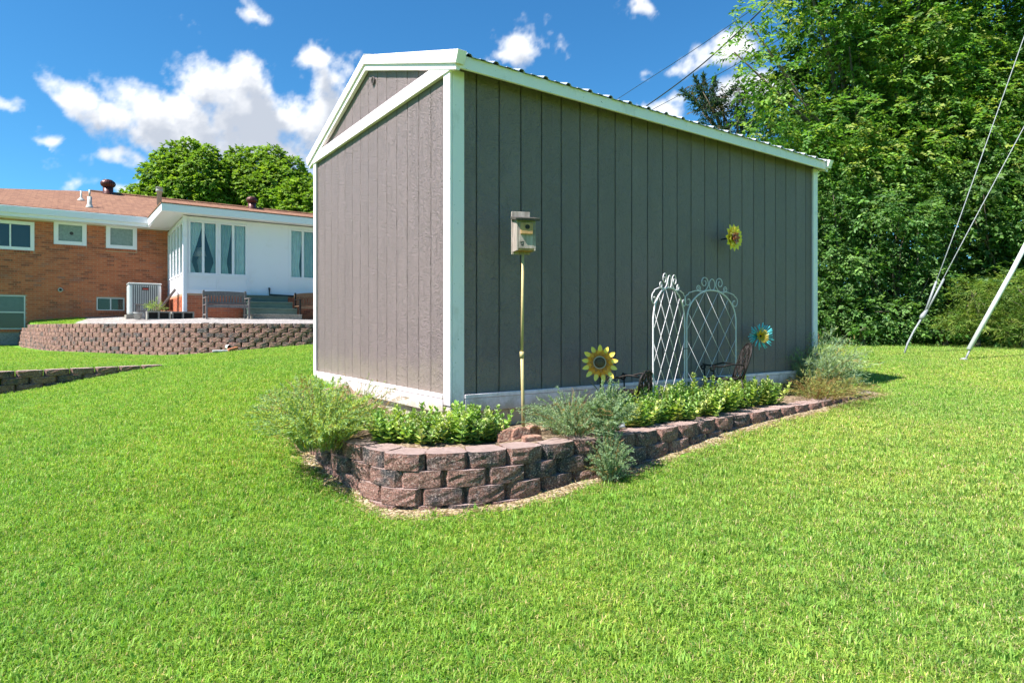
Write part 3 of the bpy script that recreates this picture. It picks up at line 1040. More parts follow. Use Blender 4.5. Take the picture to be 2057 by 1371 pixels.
def cloud_patch(az0, az1, e0, e1, step):
    az = np.arange(az0, az1 + 1e-9, step); el = np.arange(e0, e1 + 1e-9, step)
    A, E = np.meshgrid(np.radians(az), np.radians(el))
    D = np.stack([np.sin(A) * np.cos(E), np.cos(A) * np.cos(E), np.sin(E)], -1).reshape(-1, 3)
    near = np.zeros(len(D), bool)
    for c, wd, ht, k in cen:
        near |= ((D - c) ** 2).sum(1) < (max(wd, ht) * 1.9) ** 2
    dens = np.full(len(D), -1.0); lit = np.zeros(len(D))
    dd, cov = cloud_density(D[near])
    dens[near] = dd
    # thickness towards the sun
    acc = np.zeros(near.sum())
    for h in (.012, .028, .05):
        Dn = D[near] + np.array([-.35 * h, -.2 * h, h])
        d2, _ = cloud_density(Dn / np.linalg.norm(Dn, axis=1)[:, None])
        acc += np.clip(d2 - .30, 0, .8)
    lit[near] = acc / 3
    alpha = sst(dens, .28, .98) ** .85
    sh = sst(lit, .10, .62)
    sh[near] *= np.clip(.25 + 1.35 * fbm(D[near] * 30 + 5.5, 5), 0, 1)
    tone = np.stack([.44 * (1 - sh) + .215 * sh, .442 * (1 - sh) + .235 * sh, .446 * (1 - sh) + .272 * sh], -1)
    n1, n2 = A.shape[1], A.shape[0]
    ii = np.arange(n1 * n2).reshape(n2, n1)
    q = np.stack([ii[:-1, :-1], ii[1:, :-1], ii[1:, 1:], ii[:-1, 1:]], -1).reshape(-1, 4)
    q = q[(alpha[q] > .004).any(1)]
    return D * 1800, q, alpha, tone
parts = [cloud_patch(-42, 42, 8, 34, .115), cloud_patch(42.6, 317.4, 8, 44, .55)]
vv, ff, al, to, off = [], [], [], [], 0
for D, q, alpha, tone in parts:
    used, inv = np.unique(q.ravel(), return_inverse=True)
    vv.append(D[used]); ff.append(inv.reshape(-1, 4) + off); al.append(alpha[used]); to.append(tone[used]); off += len(used)
sky_o = npmesh('sky', np.concatenate(vv), np.concatenate(ff), 'cumulus', np.concatenate(to), smooth=True)
ca = sky_o.data.attributes.new('cover', 'FLOAT', 'POINT')
ca.data.foreach_set('value', np.concatenate(al).astype(np.float32))
tag(sky_o, kind='structure')

# ------------------------------------------------------------------ house
house = tag(empty('brick_house', (HO.x, HO.y, 0), UA), 'red brick ranch house with white glazed sunroom and orange shingle roof', 'house')
ZPAT = 1.30
ZMAIN = HC + 3.36                          # soffit over the brick wall
MU0 = -9.2
# windows in the brick wall: photo columns / rows -> real size on the wall
def win_rect(x0, x1, yt, yb, v):
    a, b = hu(x0, v), hu(x1, v)
    mid = (a + b) / 2
    return a, b, hz(yb, mid, v), hz(yt, mid, v)
W1 = list(win_rect(0, 69, 444, 502, HV)); W1[0] = W1[1] - 1.55
W2 = win_rect(108, 174, 444.5, 492, HV)
W3 = win_rect(213, 275, 452, 500, HV)
W4 = list(win_rect(0, 51, 593, 661, HV)); W4[0] = W4[1] - 1.3
W5 = win_rect(194, 250, 598, 623.5, HV)
wins = [W1, W2, W3, W4, W5]
# wall behind the bricks (mortar), pierced by the openings
def pierced(u0, u1, z0, z1, holes, y0, y1, name, mat, parent):
    us = sorted({u0, u1, *[h[0] for h in holes], *[h[1] for h in holes]})
    zs = sorted({z0, z1, *[h[2] for h in holes], *[h[3] for h in holes]})
    us = [a for a in us if u0 <= a <= u1]; zs = [a for a in zs if z0 <= a <= z1]
    m = MB()
    for a, b in zip(us, us[1:]):
        col = []
        for c, d in zip(zs, zs[1:]):
            cu, cz = (a + b) / 2, (c + d) / 2
            if any(h[0] < cu < h[1] and h[2] < cz < h[3] for h in holes):
                continue
            if col and abs(col[-1][1] - c) < 1e-6:
                col[-1][1] = d
            else:
                col.append([c, d])
        for c, d in col:
            m.box(a, b, y0, y1, c, d)
    return m.build(name, mat, parent)
ZF = hz(668, -3.6, HV)                      # top of the concrete foundation
pierced(MU0, .0, ZF, ZMAIN, wins, HV, HV + .2, 'wall', 'mortar', house)
box('foundation', 'concrete', house, MU0, .0, HV - .015, HV + .2, .2, ZF - .002)
# bricks, running bond, each one real; the largest ones are single objects
CW, CH = .2032, .0677
bme = MB().box(0, CW - .010, -.006, .03, 0, CH - .010).mesh('brick')
bme.materials.append(M['house brick'])
cand = []
nrow = int((ZMAIN - ZF) / CH)
base_row = math.ceil(ZF / CH)
for r in range(nrow + 1):
    row = base_row + r
    z = row * CH + .004
    if z + CH > ZMAIN:
        continue
    k0 = math.floor(MU0 / CW)
    for k in range(k0, 1):
        a = k * CW - (.5 * CW if row % 2 else 0)
        b = a + CW - .010
        b = min(b, -.004)
        if b - a < .04 or a < MU0:
            continue
        segs = [(a, b)]
        for h in wins:
            if z + CH - .012 > h[2] - .075 and z < h[3] + .012:
                ns_ = []
                for s0, s1 in segs:
                    if s1 <= h[0] - .01 or s0 >= h[1] + .01:
                        ns_.append((s0, s1))
                    else:
                        if h[0] - .01 - s0 > .03: ns_.append((s0, h[0] - .012))
                        if s1 - h[1] - .01 > .03: ns_.append((h[1] + .012, s1))
                segs = ns_
        for s0, s1 in segs:
            cand.append((s0, s1, z))
def brick_px(c):
    P = HO + U * c[0] + V * HV
    return CX + FPX * P.x / P.y, HOR - FPX * (c[2] - HC) / P.y
vis = []
rest = []
for c in cand:
    px_, py_ = brick_px(c)
    full = abs((c[1] - c[0]) - (CW - .010)) < 1e-4
    if full and 2 < px_ < 330 and 450 < py_ < 645 and not (px_ > 240 and py_ > 560):
        vis.append((px_, c))
    else:
        rest.append(c)
vis.sort(key=lambda q: q[0])
for px_, c in vis[:300]:
    o = bpy.data.objects.new('brick', bme); COL.objects.link(o); o.parent = house; o.location = (c[0], HV, c[2])
rest += [c for _, c in vis[300:]]
m = MB()
for s0, s1, z in rest:
    m.box(s0, s1, HV - .006, HV + .03, z, z + CH - .010)
# rowlock sills: bricks on edge under each window
for h in wins:
    n = int((h[1] - h[0] + .06) / .0677)
    for i in range(n):
        a = h[0] - .03 + i * .0677
        m.box(a, a + .058, HV - .03, HV + .03, h[2] - .075, h[2] - .006)
# sunroom brick plinth
ZW = hz(588, .1, 0)                          # top of plinth, foot of white wall
SW = 7.0
row0 = math.ceil(1.05 / CH)
for r in range(40):
    row = row0 + r
    z = row * CH + .004
    if z + CH > ZW: break
    for k in range(int(SW / CW) + 1):
        a = k * CW - (.5 * CW if row % 2 else 0); b = a + CW - .010
        if b > .1:
            m.box(max(a, .004), b, -.006, .03, z, z + CH - .010)
        a2 = k * CW + (.5 * CW if row % 2 else 0); b2 = min(a2 + CW - .010, HV - .01)
        if b2 - a2 > .03:
            m.box(-.006, .03, a2 + .034, b2 + .034 if b2 + .034 < HV else HV - .01, z, z + CH - .010)
tag(m.build('brick_courses', 'house brick', house), kind='stuff')
box('plinth', 'mortar', house, .0, SW, .0, .2, 1.0, ZW - .002)
box('plinth', 'mortar', house, .0, .2, .201, HV - .001, 1.0, ZW - .002)

def window(a, b, z0, z1, y, mull, fw, fmat, panes='pane glass', depth=.06, axis=0, sill=True, dark=True, mullw=.04):
    """framed window in a wall plane; axis 0 runs along u, axis 1 along v. frame > pane(s)"""
    m = MB()
    f = lambda x0, x1, d0, d1, c0, c1: m.box(x0, x1, y + d0, y + d1, c0, c1) if axis == 0 else m.box(y + d0, y + d1, x0, x1, c0, c1)
    f(a, a + fw, -.02, depth, z0, z1); f(b - fw, b, -.02, depth, z0, z1)
    f(a + fw, b - fw, -.02, depth, z1 - fw, z1); f(a + fw, b - fw, -.02, depth, z0, z0 + fw)
    for q in mull:
        x = a + (b - a) * q
        f(x - mullw / 2, x + mullw / 2, -.012, depth - .004, z0 + fw, z1 - fw)
    o = m.build('window', fmat, house, bevel=.004)
    xs_ = [a + fw] + [a + (b - a) * q for q in mull] + [b - fw]
    for p, q in zip(xs_, xs_[1:]):
        mm = MB()
        if axis == 0: mm.box(p, q, y + depth * .5, y + depth * .5 + .006, z0 + fw * .8, z1 - fw * .8)
        else: mm.box(y + depth * .5, y + depth * .5 + .006, p, q, z0 + fw * .8, z1 - fw * .8)
        mm.build('pane', panes, o)
    if dark:
        mm = MB()
        d0, d1 = depth + .06, depth + .1
        if axis == 0:
            mm.box(a, b, y + d0, y + d1, z0, z1)
        else:
            mm.box(y + d0, y + d1, a, b, z0, z1)
        mm.build('dark_backing', 'interior dark', o)  # near-black panel stands in for the unlit room behind the glass
    return o
window(*W1, HV, (.62,), .10, 'house white')
o = window(*W2, HV, (), .12, 'house white', 'frosted pane')
mm = MB(); mm.lathe([(.055, 0), (.05, .004)], 12); q = mm.build('sticker', 'plate dark', o); q.rotation_euler = (R(90), 0, 0); q.location = ((W2[0] + W2[1]) / 2 + .03, HV + .028, (W2[2] + W2[3]) / 2)
window(*W3, HV, (), .12, 'house white', 'frosted pane')
o = window(*W4, HV, (), .035, 'window aluminium')
zmid = hz(626, -4.4, HV)
MB().box(W4[0], W4[1], HV - .015, HV + .05, zmid - .03, zmid + .01).build('meeting_rail', 'window aluminium', o)
MB().box(W4[0] + .04, W4[1] - .04, HV + .06, HV + .07, zmid + .01, W4[3] - .03).build('screen', 'ac dark', o)
window(*W5, HV, (.5,), .03, 'window aluminium', depth=.09)
# small round vent pipe in the brick wall
uu = hu(121.5, HV); zz = hz(582, uu, HV)
mm = MB(); mm.lathe([(.032, 0), (.032, .05), (.068, .05), (.068, .035), (.07, .0)], 14); o = mm.build('vent_pipe', 'pipe lead', house, True); o.rotation_euler = (R(90), 0, 0); o.location = (uu, HV, zz)
mm = MB(); mm.lathe([(.04, 0), (.04, .004)], 12); o = mm.build('vent_hole', 'dark gap', house); o.rotation_euler = (R(90), 0, 0); o.location = (uu, HV - .052, zz)

# sunroom: white panelled wall with tall paired windows
ZSR = HC + 3.30
hl = []
sun_w = []
for x0, x1, y0, y1 in ((379, 436.5, 446, 550), (440, 496, 450, 553), (582, 634, 461, 561)):
    a, b, c, d = win_rect(x0, x1, y0, y1, 0)
    sun_w.append((a, b, c, d))
zw0 = sum(q[2] for q in sun_w) / 3; zw1 = sum(q[3] for q in sun_w) / 3
sun_w = [(a, b, zw0, zw1) for a, b, c, d in sun_w]
fw_ = sun_w + [(sun_w[2][0] + 1.6, sun_w[2][1] + 1.6, zw0, zw1)]
pierced(.0, SW, ZW, ZSR, fw_, .0, .1, 'sunroom_wall', 'house white', house)
side_w = [(.22 + i * .74, .22 + i * .74 + .62, zw0, zw1) for i in range(5)]
m = MB()
us = [.101] + [q for s in side_w for q in (s[0], s[1])] + [HV]
for i in range(0, len(us), 2):
    m.box(.0, .1, us[i], us[i + 1], ZW, ZSR)
for s in side_w:
    m.box(.0, .1, s[0], s[1], ZW, zw0); m.box(.0, .1, s[0], s[1], zw1, ZSR)
m.build('sunroom_wall', 'house white', house)
for a, b, c, d in fw_:
    o = window(a, b, c, d, .0, (.5,), .045, 'house white', dark=False, mullw=.07)
for a, b, c, d in side_w:
    o = window(a, b, c, d, .0, (), .05, 'house white', axis=1, dark=False)
    mm = MB()
    n = 20
    vs = [(.16 + .02 * math.sin(i * 1.9), a + (b - a) * i / n, z) for z in (c, d) for i in range(n + 1)]
    mm.add(vs, [(i, i + 1, n + 2 + i, n + 1 + i) for i in range(n)]).build('curtain', 'curtain edge', o, True)
def curtain(a, b, c, d, swag, mat, y=.10):
    """pleated drape; swag > 0 gathers it to the right, < 0 to the left, at mid height"""
    n, k = 26, 12
    vs = []
    for j in range(k + 1):
        t = j / k
        z = d + (c - d) * t
        pinch = max(0, 1 - abs(t - .72) / .72) ** 1.2 if t < .72 else max(.55, 1 - (t - .72) / .6)
        for i in range(n + 1):
            s = i / n
            x = a + (b - a) * s
            if swag > 0: x = b - (b - x) * (1 - .8 * pinch * abs(swag))
            if swag < 0: x = a + (x - a) * (1 - .8 * pinch * abs(swag))
            vs.append((x, y + .025 * math.sin(s * 30), z))
    fs = [(j * (n + 1) + i, j * (n + 1) + i + 1, (j + 1) * (n + 1) + i + 1, (j + 1) * (n + 1) + i) for j in range(k) for i in range(n)]
    return MB().add(vs, fs).build('curtain', mat, house, True)
for i, (a, b, c, d) in enumerate(fw_):
    mid = (a + b) / 2
    if i == 0:
        curtain(a, mid, c - .05, d, -1, 'curtain edge'); curtain(mid, b, c - .05, d, 1, 'curtain')
    elif i == 1:
        curtain(a, mid - .02, c - .05, d, -.5, 'curtain'); curtain(mid + .05, b, c - .05, d, 0, 'curtain edge')
    else:
        curtain(a, mid, c - .05, d, -.3, 'curtain edge'); curtain(mid, b, c - .05, d, 0, 'curtain')
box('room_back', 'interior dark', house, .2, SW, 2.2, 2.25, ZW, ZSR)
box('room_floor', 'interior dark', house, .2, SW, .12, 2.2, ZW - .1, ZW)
# panel battens on the white front
for px_ in (375, 437.5, 498, 582, 634):
    a = hu(px_, 0)
    box('batten', 'house white', house, a - .035, a + .035, -.018, -.001, ZW + .13, zw0 - .075)
box('base_rail', 'house white', house, .06, SW, -.022, -.001, ZW - .01, ZW + .125)
box('sill_rail', 'house white', house, .06, hu(498, 0), -.024, -.0205, zw0 - .07, zw0 - .0)
for px_ in (498, 582):
    a = hu(px_, 0)
    box('batten', 'house white', house, a - .03, a + .03, -.018, -.001, zw0 - .07, ZSR - .02)
# white corner post and downspout
box('corner_post', 'house white', house, -.03, .07, -.04, -.0235, 1.2, ZSR, .004)
box('corner_post', 'house white', house, -.04, -.0015, -.0235, .07, 1.2, ZSR, .004)
# sunroom roof: nearly level, with deep boxed eaves
zf0, zf1 = HC + 3.33, HC + 3.51
EU = -.64
box('soffit', 'house white', house, EU + .02, SW, -.5, HV - .3, zf0, zf0 + .03)
box('fascia', 'house white', house, EU, SW, -.55, -.5015, zf0 - .03, zf1, .004)
m = MB().prism([(-.5, zf0 - .03), (-.5, zf1), (HV - .35, HC + 3.66), (HV - .35, zf0 + .06)], 0, EU, EU + .03)
m.build('fascia', 'house white', house)
m = MB().prism([(-.56, zf1 + .002), (-.56, zf1 + .03), (HV + .2, HC + 3.72), (HV + .2, HC + 3.68)], 0, EU - .02, SW)
m.build('sunroom_roof', 'roof shingle', house)
# main roof
VR = HV + 5.16
ZR_ = HC + 5.95
def ridge_u(px, py):
    return hu(px, VR)
ur = hu(178, VR)
ZR_ = hz(384, ur, VR)
ve, ze = HV - .5, HC + 3.70
vb = 2 * VR - ve
UE = 9.0
ULE = MU0 - .5
P = [(ULE, ve, ze), (UE, ve, ze), (UE, VR, ZR_), (ur, VR, ZR_), (ULE, vb, ze), (UE, vb, ze)]
rm = bpy.data.meshes.new('roof')
th = .05
Pb = [(x, y, z - th) for x, y, z in P]
rm.from_pydata(P + Pb, [], [(0, 1, 2, 3), (3, 2, 5, 4), (0, 3, 4), (6, 9, 8, 7), (9, 10, 11, 8), (6, 10, 9), (0, 6, 7, 1), (4, 5, 11, 10), (0, 4, 10, 6), (1, 7, 8, 2), (2, 8, 11, 5)])
rm.update()
def planar_uv(me):
    uv = me.uv_layers.new(name='UVMap')
    for p in me.polygons:
        n = p.normal
        t = Vector((-n.y, n.x, 0))
        t = t.normalized() if t.length > 1e-4 else Vector((1, 0, 0))
        b = n.cross(t)
        for li in p.loop_indices:
            co = me.vertices[me.loops[li].vertex_index].co
            uv.data[li].uv = (co.dot(t), co.dot(b))
planar_uv(rm)
obj('roof', rm, 'roof shingle', house)
planar_uv(bpy.data.objects['sunroom_roof'].data)
box('gutter', 'house white', house, ULE, EU + .0, ve - .06, ve - .002, ze - .24, ze - .03, .008)
box('soffit', 'house white', house, ULE, .0, ve, HV + .02, ZMAIN - .004, ZMAIN + .03)
box('eave_board', 'house white', house, ULE, EU, ve + .0, ve + .03, ZMAIN + .031, ze - .04)
# the walls that close the house behind
box('back_wall', 'house brick', house, MU0, UE - .5, vb - .7, vb - .5, .2, ZMAIN)
box('end_wall', 'house brick', house, MU0, MU0 + .2, HV + .201, vb - .701, .2, ZMAIN)
box('end_wall', 'house brick', house, UE - .7, UE - .5, .2, vb - .701, .2, ZMAIN - .15)
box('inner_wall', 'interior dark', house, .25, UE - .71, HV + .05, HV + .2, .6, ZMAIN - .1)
# ridge caps
m = MB().tube([(ur, VR, ZR_ + .01), (UE, VR, ZR_ + .01)], .06, 6)
m.build('ridge_cap', 'roof shingle', house); planar_uv(bpy.data.objects['ridge_cap.001'].data)
# roof furniture
def roof_z(v):
    return ze + (ZR_ - ze) * (v - ve) / (VR - ve)
def on_roof(px, py):
    """point of the front slope seen at a photo position"""
    lo_, hi = ve, VR
    for _ in range(40):
        v = (lo_ + hi) / 2
        u = hu(px, v)
        if hz(py, u, v) > roof_z(v): lo_ = v
        else: hi = v
    v = (lo_ + hi) / 2
    return hu(px, v), v, roof_z(v)
def turbine(px, py, s):
    u, v, z = on_roof(px, py)
    t = empty('turbine', (u, v, z)); t.parent = house
    MB().lathe([(.22 * s, -.12), (.19 * s, 0), (.175 * s, .03), (.17 * s, .24 * s)], 18).build('collar', 'turbine brown', t, True)
    fins = MB()
    for k in range(18):
        a0 = 2 * math.pi * k / 18
        pr = [(.17, .24), (.235, .30), (.255, .37), (.235, .44), (.16, .50)]
        vs = []
        for j, (r_, zz_) in enumerate(pr):
            for da, dr in ((0, 0), (.30, -.012)):
                a_ = a0 + da
                vs.append(((r_ + dr) * s * math.cos(a_), (r_ + dr) * s * math.sin(a_), zz_ * s))
        fins.add(vs, [(2 * j, 2 * j + 1, 2 * j + 3, 2 * j + 2) for j in range(4)])
    fins.build('fins', 'turbine brown', t, True)
    MB().lathe([(.16 * s, .485 * s), (.15 * s, .515 * s), (.05 * s, .54 * s)], 18).build('cap', 'turbine brown', t, True)
    MB().lathe([(.15 * s, .2 * s), (.15 * s, .48 * s)], 12).build('core', 'dark gap', t)
turbine(217, 389, 1.05)
turbine(506, 417, .98)
for px_, pb, pt_, r_ in ((163, 402, 383, .03), (180, 416, 395, .065)):
    u, v, z = on_roof(px_, pb)
    h = hz(pt_, u, v) - z
    m = MB().lathe([(.16, -.06), (.10, .02), (r_ + .01, .09), (r_, .12), (r_, h)], 12)
    o = m.build('vent_stack', 'pipe lead', house, True); o.location = (u, v, z)
u, v, z = on_roof(180, 414)
o = MB().tube([(0, 0, .3), (0, 0, hz(381, u, v) - z)], .03, 10).build('vent_stack', 'pipe lead', house, True); o.location = (u, v, z)
u, v, z = on_roof(320, 412)
h = hz(386, u, v) - z
o = MB().lathe([(.085, -.1), (.085, h), (.12, h + .005), (.125, h + .06), (.105, h + .16), (.125, h + .165), (.125, h + .18), (.02, h + .2)], 14).build('flue', 'pipe lead', house, True); o.location = (u, v, z)
# pipe on the sunroom wall
u = hu(541, -.03)
z0_, z1_ = hz(592, u, -.03), hz(579, u, -.03)
MB().tube([(u, -.01, z1_), (u, -.05, z1_), (u, -.05, z0_), (u + 1.0, -.05, z0_ - .03), (u + 1.9, -.05, z0_ - .03)], .03, 8).build('conduit', 'pipe black', house, True)

# ------------------------------------------------------------------ by the house
def hloc(u, v, z=0):
    q = HO + U * u + V * v
    return (q.x, q.y, z)
# air conditioner
ua, ub = hu(258, HV - 1.5), hu(324, HV - 1.5)
ac = tag(empty('air_conditioner', hloc(ua, HV - 1.5, hz(634, ua, HV - 1.5)), UA), 'large grey ribbed air conditioning unit beside the brick wall', 'air conditioner')
aw = ub - ua; ah = hz(566, ua, HV - 1.5) - hz(633, ua, HV - 1.5)
box('case', 'ac grey', ac, 0, aw, 0, .85, .04, ah - .05, .05)
box('lid', 'ac grey', ac, -.01, aw + .01, -.01, .86, ah - .0495, ah, .02)
box('grille_back', 'ac dark', ac, .09, aw - .09, -.006, -.001, .06, ah - .07)
for i in range(13):
    x = .10 + (aw - .2) * i / 12
    box('rib', 'ac grey', ac, x - .010, x + .010, -.022, -.0065, .06, ah - .07)
lp = box('name_plate', 'plate dark', ac, aw * .40, aw * .62, -.03, -.0225, ah * .78, ah * .87)
box('plate_mark', 'plate red', lp, aw * .43, aw * .59, -.033, -.0305, ah * .80, ah * .835)
box('pad', 'concrete', ac, -.06, aw + .06, -.06, .92, -.08, .038)

# grey slatted bench under the sunroom windows
def bench(name, px0, px1, v, zg, wood, frame, label, arch=.0, L=None, arm_end=True):
    a, b = hu(px0, v), hu(px1, v) if px1 else hu(px0, v) + L
    t = tag(empty(name, hloc(a, v, zg), UA), label, 'bench', 'benches by the sunroom')
    Lb = b - a
    for x in (.03, Lb - .08):
        box('leg', frame, t, x, x + .05, -.50, -.45, 0, .60, .004)
        box('leg', frame, t, x, x + .05, .0, .05, 0, .84, .004)
        box('arm', frame, t, x - .01, x + .06, -.56, -.003, .601, .625, .006)
        box('stretcher', frame, t, x + .01, x + .04, -.449, -.001, .12, .16)
    box('front_rail', wood, t, .081, Lb - .081, -.49, -.46, .33, .40, .003)
    for i in range(5):
        box('seat_slat', wood, t, .02, Lb - .02, -.48 + i * .095, -.40 + i * .095, .401, .421, .004)
    m = MB()
    n = 20
    top = lambda s: .80 + arch * math.sin(math.pi * s)
    prof = [(.02 + (Lb - .04) * i / n, top(i / n)) for i in range(n + 1)]
    m.prism(prof[::-1] + [(.02, .70), (Lb - .02, .70)], 1, .005, .035)
    m.build('top_rail', wood, t)
    box('low_rail', wood, t, .081, Lb - .081, .008, .032, .45, .51, .003)
    ns_ = 13
    for i in range(ns_):
        x = .11 + (Lb - .27) * i / (ns_ - 1)
        box('back_slat', wood, t, x, x + .05, .010, .028, .511, .6985, .003)
    return t
bench('garden_bench', 405, 497, -1.1, ZPAT - .0, 'grey bench wood', 'grey bench wood', 'weathered grey slatted wooden bench left of the green steps', .02)
bench('garden_bench', 590, None, -.7, ZPAT + .02, 'brown bench wood', 'iron', 'dark brown bench with curved back right of the green steps', .06, 1.3)
# green wooden steps
sa, sb = hu(500, -.9), hu(600, -.9)
st = tag(empty('porch_steps', hloc(sa, 0, ZPAT), UA), 'dark green painted wooden steps up to the sunroom', 'steps')
sw_ = sb - sa
hts = [.17, .36, .56, .76]
for i, h in enumerate(hts):
    y0 = -1.25 + i * .29
    wx = 0 if i else -.02
    box('riser', 'step green' if i else 'concrete', st, .02 - .0 * i - .06 * (i == 3), sw_ - .06 * i, y0 + .02, -.06, (hts[i - 1] - .0005 if i else 0), h - .03)
    box('tread', 'step green' if i else 'concrete', st, 0, sw_ - .06 * i, y0 - .01, -.055, h - .029, h, .004)
# hollow concrete blocks lying on their side in a row
cbx = hu(293, -.6)
for i in range(2):
    o = tag(empty('concrete_block', hloc(cbx + .03 + i * .62, -.62 + .08 * i, ZPAT - .01), UA + R(4)), ('pale hollow concrete block at the left end of the pair' if i == 0 else 'pale hollow concrete block next to the white corner post'), 'block', 'hollow concrete blocks by the patio')
    m = MB()
    Lc, Hc_, Dc = .58, .24, .22
    for x0, x1, z0, z1 in ((0, Lc, 0, .035), (0, Lc, Hc_ - .035, Hc_), (0, .035, .0355, Hc_ - .0355), (Lc / 2 - .018, Lc / 2 + .018, .0355, Hc_ - .0355), (Lc - .035, Lc, .0355, Hc_ - .0355)):
        m.box(x0, x1, 0, Dc, z0, z1)
    m.build('shell', 'concrete', o)
    box('void', 'interior dark', o, .036, Lc - .036, .13, .16, .036, Hc_ - .036)
# row of small grey edging stones in front of the air conditioner
for i in range(5):
    q = tag(empty('edging_stone', hloc(hu(272, 1.2) + i * .30, 1.25 - .05 * i, hz(638, hu(272, 1.2), 1.2) - .03), UA + R(random.uniform(-6, 6))),
            ['grey edging stone, leftmost of the row by the air conditioner', 'grey edging stone, second of the row by the air conditioner', 'grey edging stone, third of the row by the air conditioner', 'grey edging stone, fourth of the row by the air conditioner', 'grey edging stone, last of the row towards the sunroom'][i], 'stone', 'edging stones by the air conditioner')
    box('stone_body', 'pale rock', q, 0, .27, 0, .14, 0, .15, .02)
# leaning weathered boards, a chair frame and pots beside the sunroom
zc = hz(634, -.8, .6)
ch = tag(empty('lawn_chair', hloc(-1.15, 1.1, ZPAT + .04), UA + R(-10)), 'old weathered wooden lounge chair leaning by the sunroom brick', 'chair')
mt = Matrix.Rotation(R(34), 4, 'Y')
for i in range(4):
    m = MB(); m.obox(Matrix.Translation((.55, .1 + i * .13, .22)) @ mt, -.02, .02, 0, .10, 0, .85); m.build('back_slat', 'grey bench wood', ch)
for i in range(4):
    box('seat_slat', 'grey bench wood', ch, .0 + i * .13, .1 + i * .13, .08, .62, .22, .245)
for x in (.0, .5):
    for y in (.09, .56):
        box('leg', 'grey bench wood', ch, x, x + .05, y, y + .05, 0, .219)
for y in (.03, .63):
    box('arm', 'grey bench wood', ch, -.05, .62, y, y + .08, .42, .445)
    box('arm_post', 'grey bench wood', ch, .0, .05, y + .02, y + .06, .0, .4195)
pots = [(-.75, .12, .13, 'pot dark', 'dark plastic flower pot beside the lounge chair'), (-.42, .3, .15, 'terracotta', 'terracotta flower pot against the sunroom brick'), (-1.2, -.25, .11, 'pale rock', 'pale grey flower pot behind the concrete blocks')]
for u_, v_, r_, mt_, lb in pots:
    o = tag(empty('flower_pot', hloc(u_, v_, ZPAT + .0), UA), lb, 'flower pot')
    h_ = r_ * 1.8
    MB().lathe([(r_ * .7, 0), (r_ * .95, h_ * .85), (r_ * 1.05, h_ * .85), (r_ * 1.05, h_), (r_ * .9, h_), (r_ * .85, h_ * .8)], 16).build('pot_body', mt_, o, True)
    MB().lathe([(r_ * .86, h_ * .82), (r_ * .86, h_ * .83)], 12).build('soil', 'bed soil', o)
# spiky plant in the dark pot
q = hloc(-.75, .12, ZPAT + .2)
SPIKE = q
# drain outlet and a loose brick at the foot of the tall wall
dp = at(460, 698, 13.05)
o = tag(empty('drain_pipe', (dp.x, dp.y - .02, gz(dp.x, dp.y - .15) + .10), UA), 'white plastic drain pipe end poking from the tall block wall', 'pipe')
MB().tube([(0, .25, 0), (0, -.12, 0)], .05, 14, False).build('pipe_body', 'pvc white', o, True)
lbk = at(468, 703, 12.8)
o = tag(box('loose_brick', 'terracotta', None, -.1, .1, -.045, .045, 0, .06, .006), 'loose red brick lying on the grass beside the drain pipe', 'brick')
o.location = (lbk.x, lbk.y, gz(lbk.x, lbk.y) + .025); o.rotation_euler = (0, R(-12), UA + .3)
sp_ = at(455, 707, 12.75)
o = tag(box('splash_stone', 'pale rock', None, -.17, .17, -.1, .1, 0, .04, .012), 'flat pale splash stone under the drain pipe', 'stone')
o.location = (sp_.x - .1, sp_.y, gz(sp_.x, sp_.y) + .01); o.rotation_euler = (0, 0, .5)
# lamp inside the sunroom
zl = hz(512, hu(404, .7), .7)
o = tag(empty('table_lamp', hloc(hu(402, .7), .7, ZW), UA), 'white shaded table lamp seen through the sunroom window', 'lamp')
MB().lathe([(.12, 0), (.12, .5), (.03, .52), (.06, zl - ZW - .35), (.10, zl - ZW - .2), (.03, zl - ZW - .03)], 14).build('lamp_base', 'lamp white', o, True)
MB().lathe([(.19, zl - ZW - .05), (.10, zl - ZW + .22)], 16).build('lamp_shade', 'lamp white', o, True)

# ------------------------------------------------------------------ foliage helpers
def nrm(a):
    return a / np.maximum(1e-9, np.linalg.norm(a, axis=-1, keepdims=True))
def leafmesh(P, D, N, L, W, fold=.25, curl=.12):
    """leaf blades: two triangles folded on the midrib. returns verts, faces"""
    n = len(P)
    D = nrm(D); S = nrm(np.cross(D, N)); N = np.cross(S, D)
    L = np.broadcast_to(np.asarray(L, float), (n,))[:, None]; W = np.broadcast_to(np.asarray(W, float), (n,))[:, None]
    v = np.stack([P, P + D * L * .45 + S * W * .5 + N * W * fold, P + D * L - N * L * curl, P + D * L * .45 - S * W * .5 + N * W * fold], 1).reshape(-1, 3)
    b = np.arange(n)[:, None] * 4
    f = np.concatenate([b + np.array([0, 1, 2]), b + np.array([0, 2, 3])], 0)
    return v, f
def tones(n, pal, jit=.18):
    pal = np.array(pal); k = rng.integers(0, len(pal), n)
    c = pal[k] * (1 + rng.normal(0, jit, (n, 1)))
    return np.clip(c, .003, .9)
